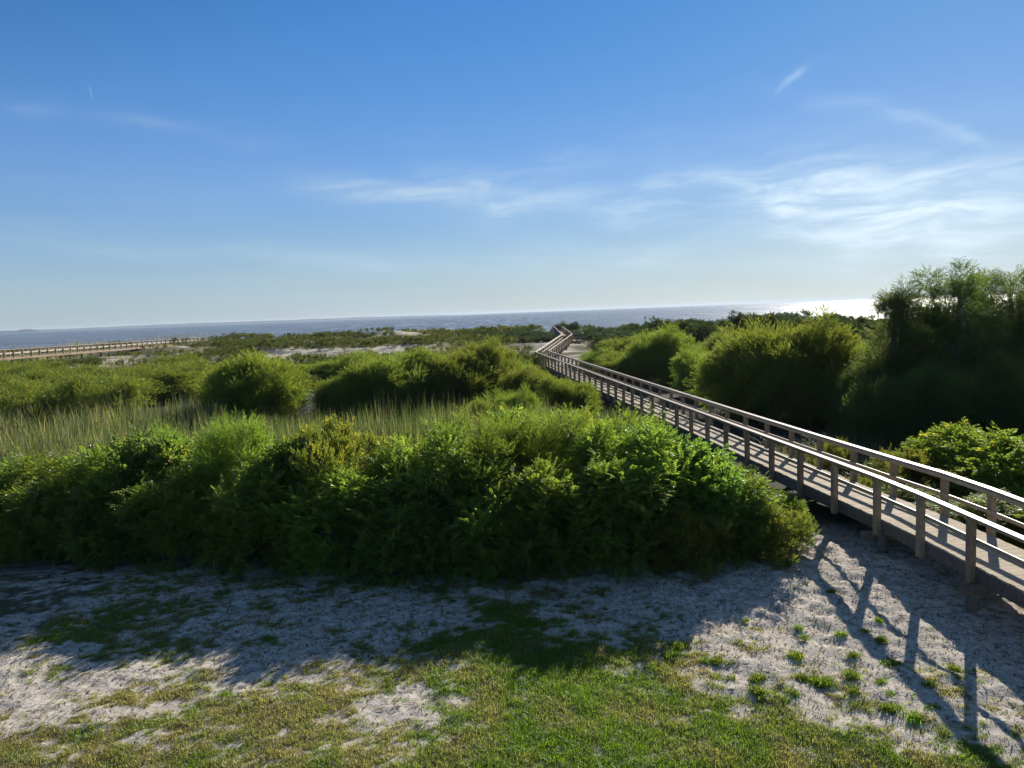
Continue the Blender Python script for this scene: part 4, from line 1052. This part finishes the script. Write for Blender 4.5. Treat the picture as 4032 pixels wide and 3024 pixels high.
# ------------------------------------------------------------------ small far things
def pole(dx, Y, z1, r, label, cross=False):
    x = colx(dx, Y); zg = float(ground_z(x, Y)); root = obj('pole', None, loc=(x, Y, zg))
    MB().tube([(0, 0, -.3), (0, 0, z1-zg)], [r, r*.8], n=6).build('shaft', W_POST, root)
    if cross: MB().beam((-.55, 0, z1-zg), (.55, 0, z1-zg), .1, .12).build('crossbar', W_POST, root)
    else: MB().beam((-.2, 0, z1-zg-.25), (.2, 0, z1-zg-.25), .08, .10).build('crossbar', W_POST, root)
    tag(root, label, 'pole')
pole(1393, 118, 4.45, .07, 'thin dark pole rising from the evergreens against the sea')
pole(480, 152, 3.75, .07, 'thin pole with a crossbar where the left walkway meets the sand', True)
# small tower and boats on the water
k = mat('boat_white'); p = k.n.new('ShaderNodeBsdfPrincipled'); p.inputs['Base Color'].default_value = (.78, .78, .76, 1); p.inputs['Roughness'].default_value = .4; k.l.new(p.outputs[0], k.out.inputs[0]); M_WHITE = k.m
k = mat('boat_dark'); p = k.n.new('ShaderNodeBsdfPrincipled'); p.inputs['Base Color'].default_value = (.04, .05, .07, 1); p.inputs['Roughness'].default_value = .5; k.l.new(p.outputs[0], k.out.inputs[0]); M_DARK = k.m
def boat(dx, Y, L, m, label):
    x = colx(dx, Y); root = obj('motor_boat', None, loc=(x, Y, SEA)); hl = MB(); b = L*.16
    prof = [(-L/2, b), (-L/4, b*1.05), (L*.1, b), (L*.35, b*.55), (L/2, .05)]
    v = []; 
    for (xx, bb) in prof:
        v += [(xx, -bb, L*.10), (xx, -bb*.6, -L*.05), (xx, bb*.6, -L*.05), (xx, bb, L*.10)]
    f = [(i*4+j, i*4+(j+1) % 4, i*4+4+(j+1) % 4, i*4+4+j) for i in range(4) for j in range(4)]+[(0, 1, 2, 3)]
    hl.add(v, f); hl.build('hull', m, root)
    MB().beam((-L*.2, 0, L*.16), (L*.12, 0, L*.16), b*1.3, L*.14).build('cabin', m, root)
    tag(root, label, 'boat')
boat(40, 2300, 9, M_WHITE, 'tiny white motor boat on the water at the far left')
boat(1383, 2600, 8, M_DARK, 'tiny dark boat near the horizon above the thin pole')
x = colx(911, 7800); t = obj('radio_tower', None, loc=(x, 7900, SEA))
mb = MB()
for s in (-1, 1): mb.beam((s*3, 0, 0), (0, 0, 26), 1.2, 1.2)
for z in (8, 16): mb.beam((-3*(1-z/26), 0, z), (3*(1-z/26), 0, z), .8, .8)
mb.build('mast', M_DARK, t); tag(t, 'tiny tower on the far shore left of its end', 'tower')

# ------------------------------------------------------------------ haze over the sea
HAZE = True
if HAZE:
    x0, x1, y0, y1, z0, z1 = -16500, 16500, -200, 16500, -6, 26
    v = [(x, y, z) for z in (z0, z1) for (x, y) in ((x0, y0), (x1, y0), (x1, y1), (x0, y1))]
    me = mesh('haze', v, [(3, 2, 1, 0), (4, 5, 6, 7), (0, 1, 5, 4), (1, 2, 6, 5), (2, 3, 7, 6), (3, 0, 4, 7)])
    k = mat('sea_haze'); pv = k.n.new('ShaderNodeVolumePrincipled'); pv.inputs['Color'].default_value = (.72, .84, .96, 1); pv.inputs['Density'].default_value = 9e-5
    pv.inputs['Anisotropy'].default_value = .2
    k.l.new(pv.outputs[0], k.out.inputs['Volume'])
    tag(obj('haze', me, k.m), 'pale blue air over the sea', 'haze', kind='stuff')

# ------------------------------------------------------------------ render settings
sc.view_settings.view_transform = 'Standard'; sc.view_settings.look = 'None'; sc.view_settings.gamma = 1; sc.view_settings.exposure = 0.55
c = sc.cycles
c.max_bounces = 6; c.diffuse_bounces = 3; c.glossy_bounces = 2; c.transmission_bounces = 4; c.transparent_max_bounces = 4; c.volume_bounces = 0
c.sample_clamp_indirect = 2; c.blur_glossy = 1.0; c.caustics_reflective = False; c.caustics_refractive = False
c.use_denoising = True; c.denoiser = 'OPENIMAGEDENOISE'; c.denoising_input_passes = 'RGB_ALBEDO_NORMAL'
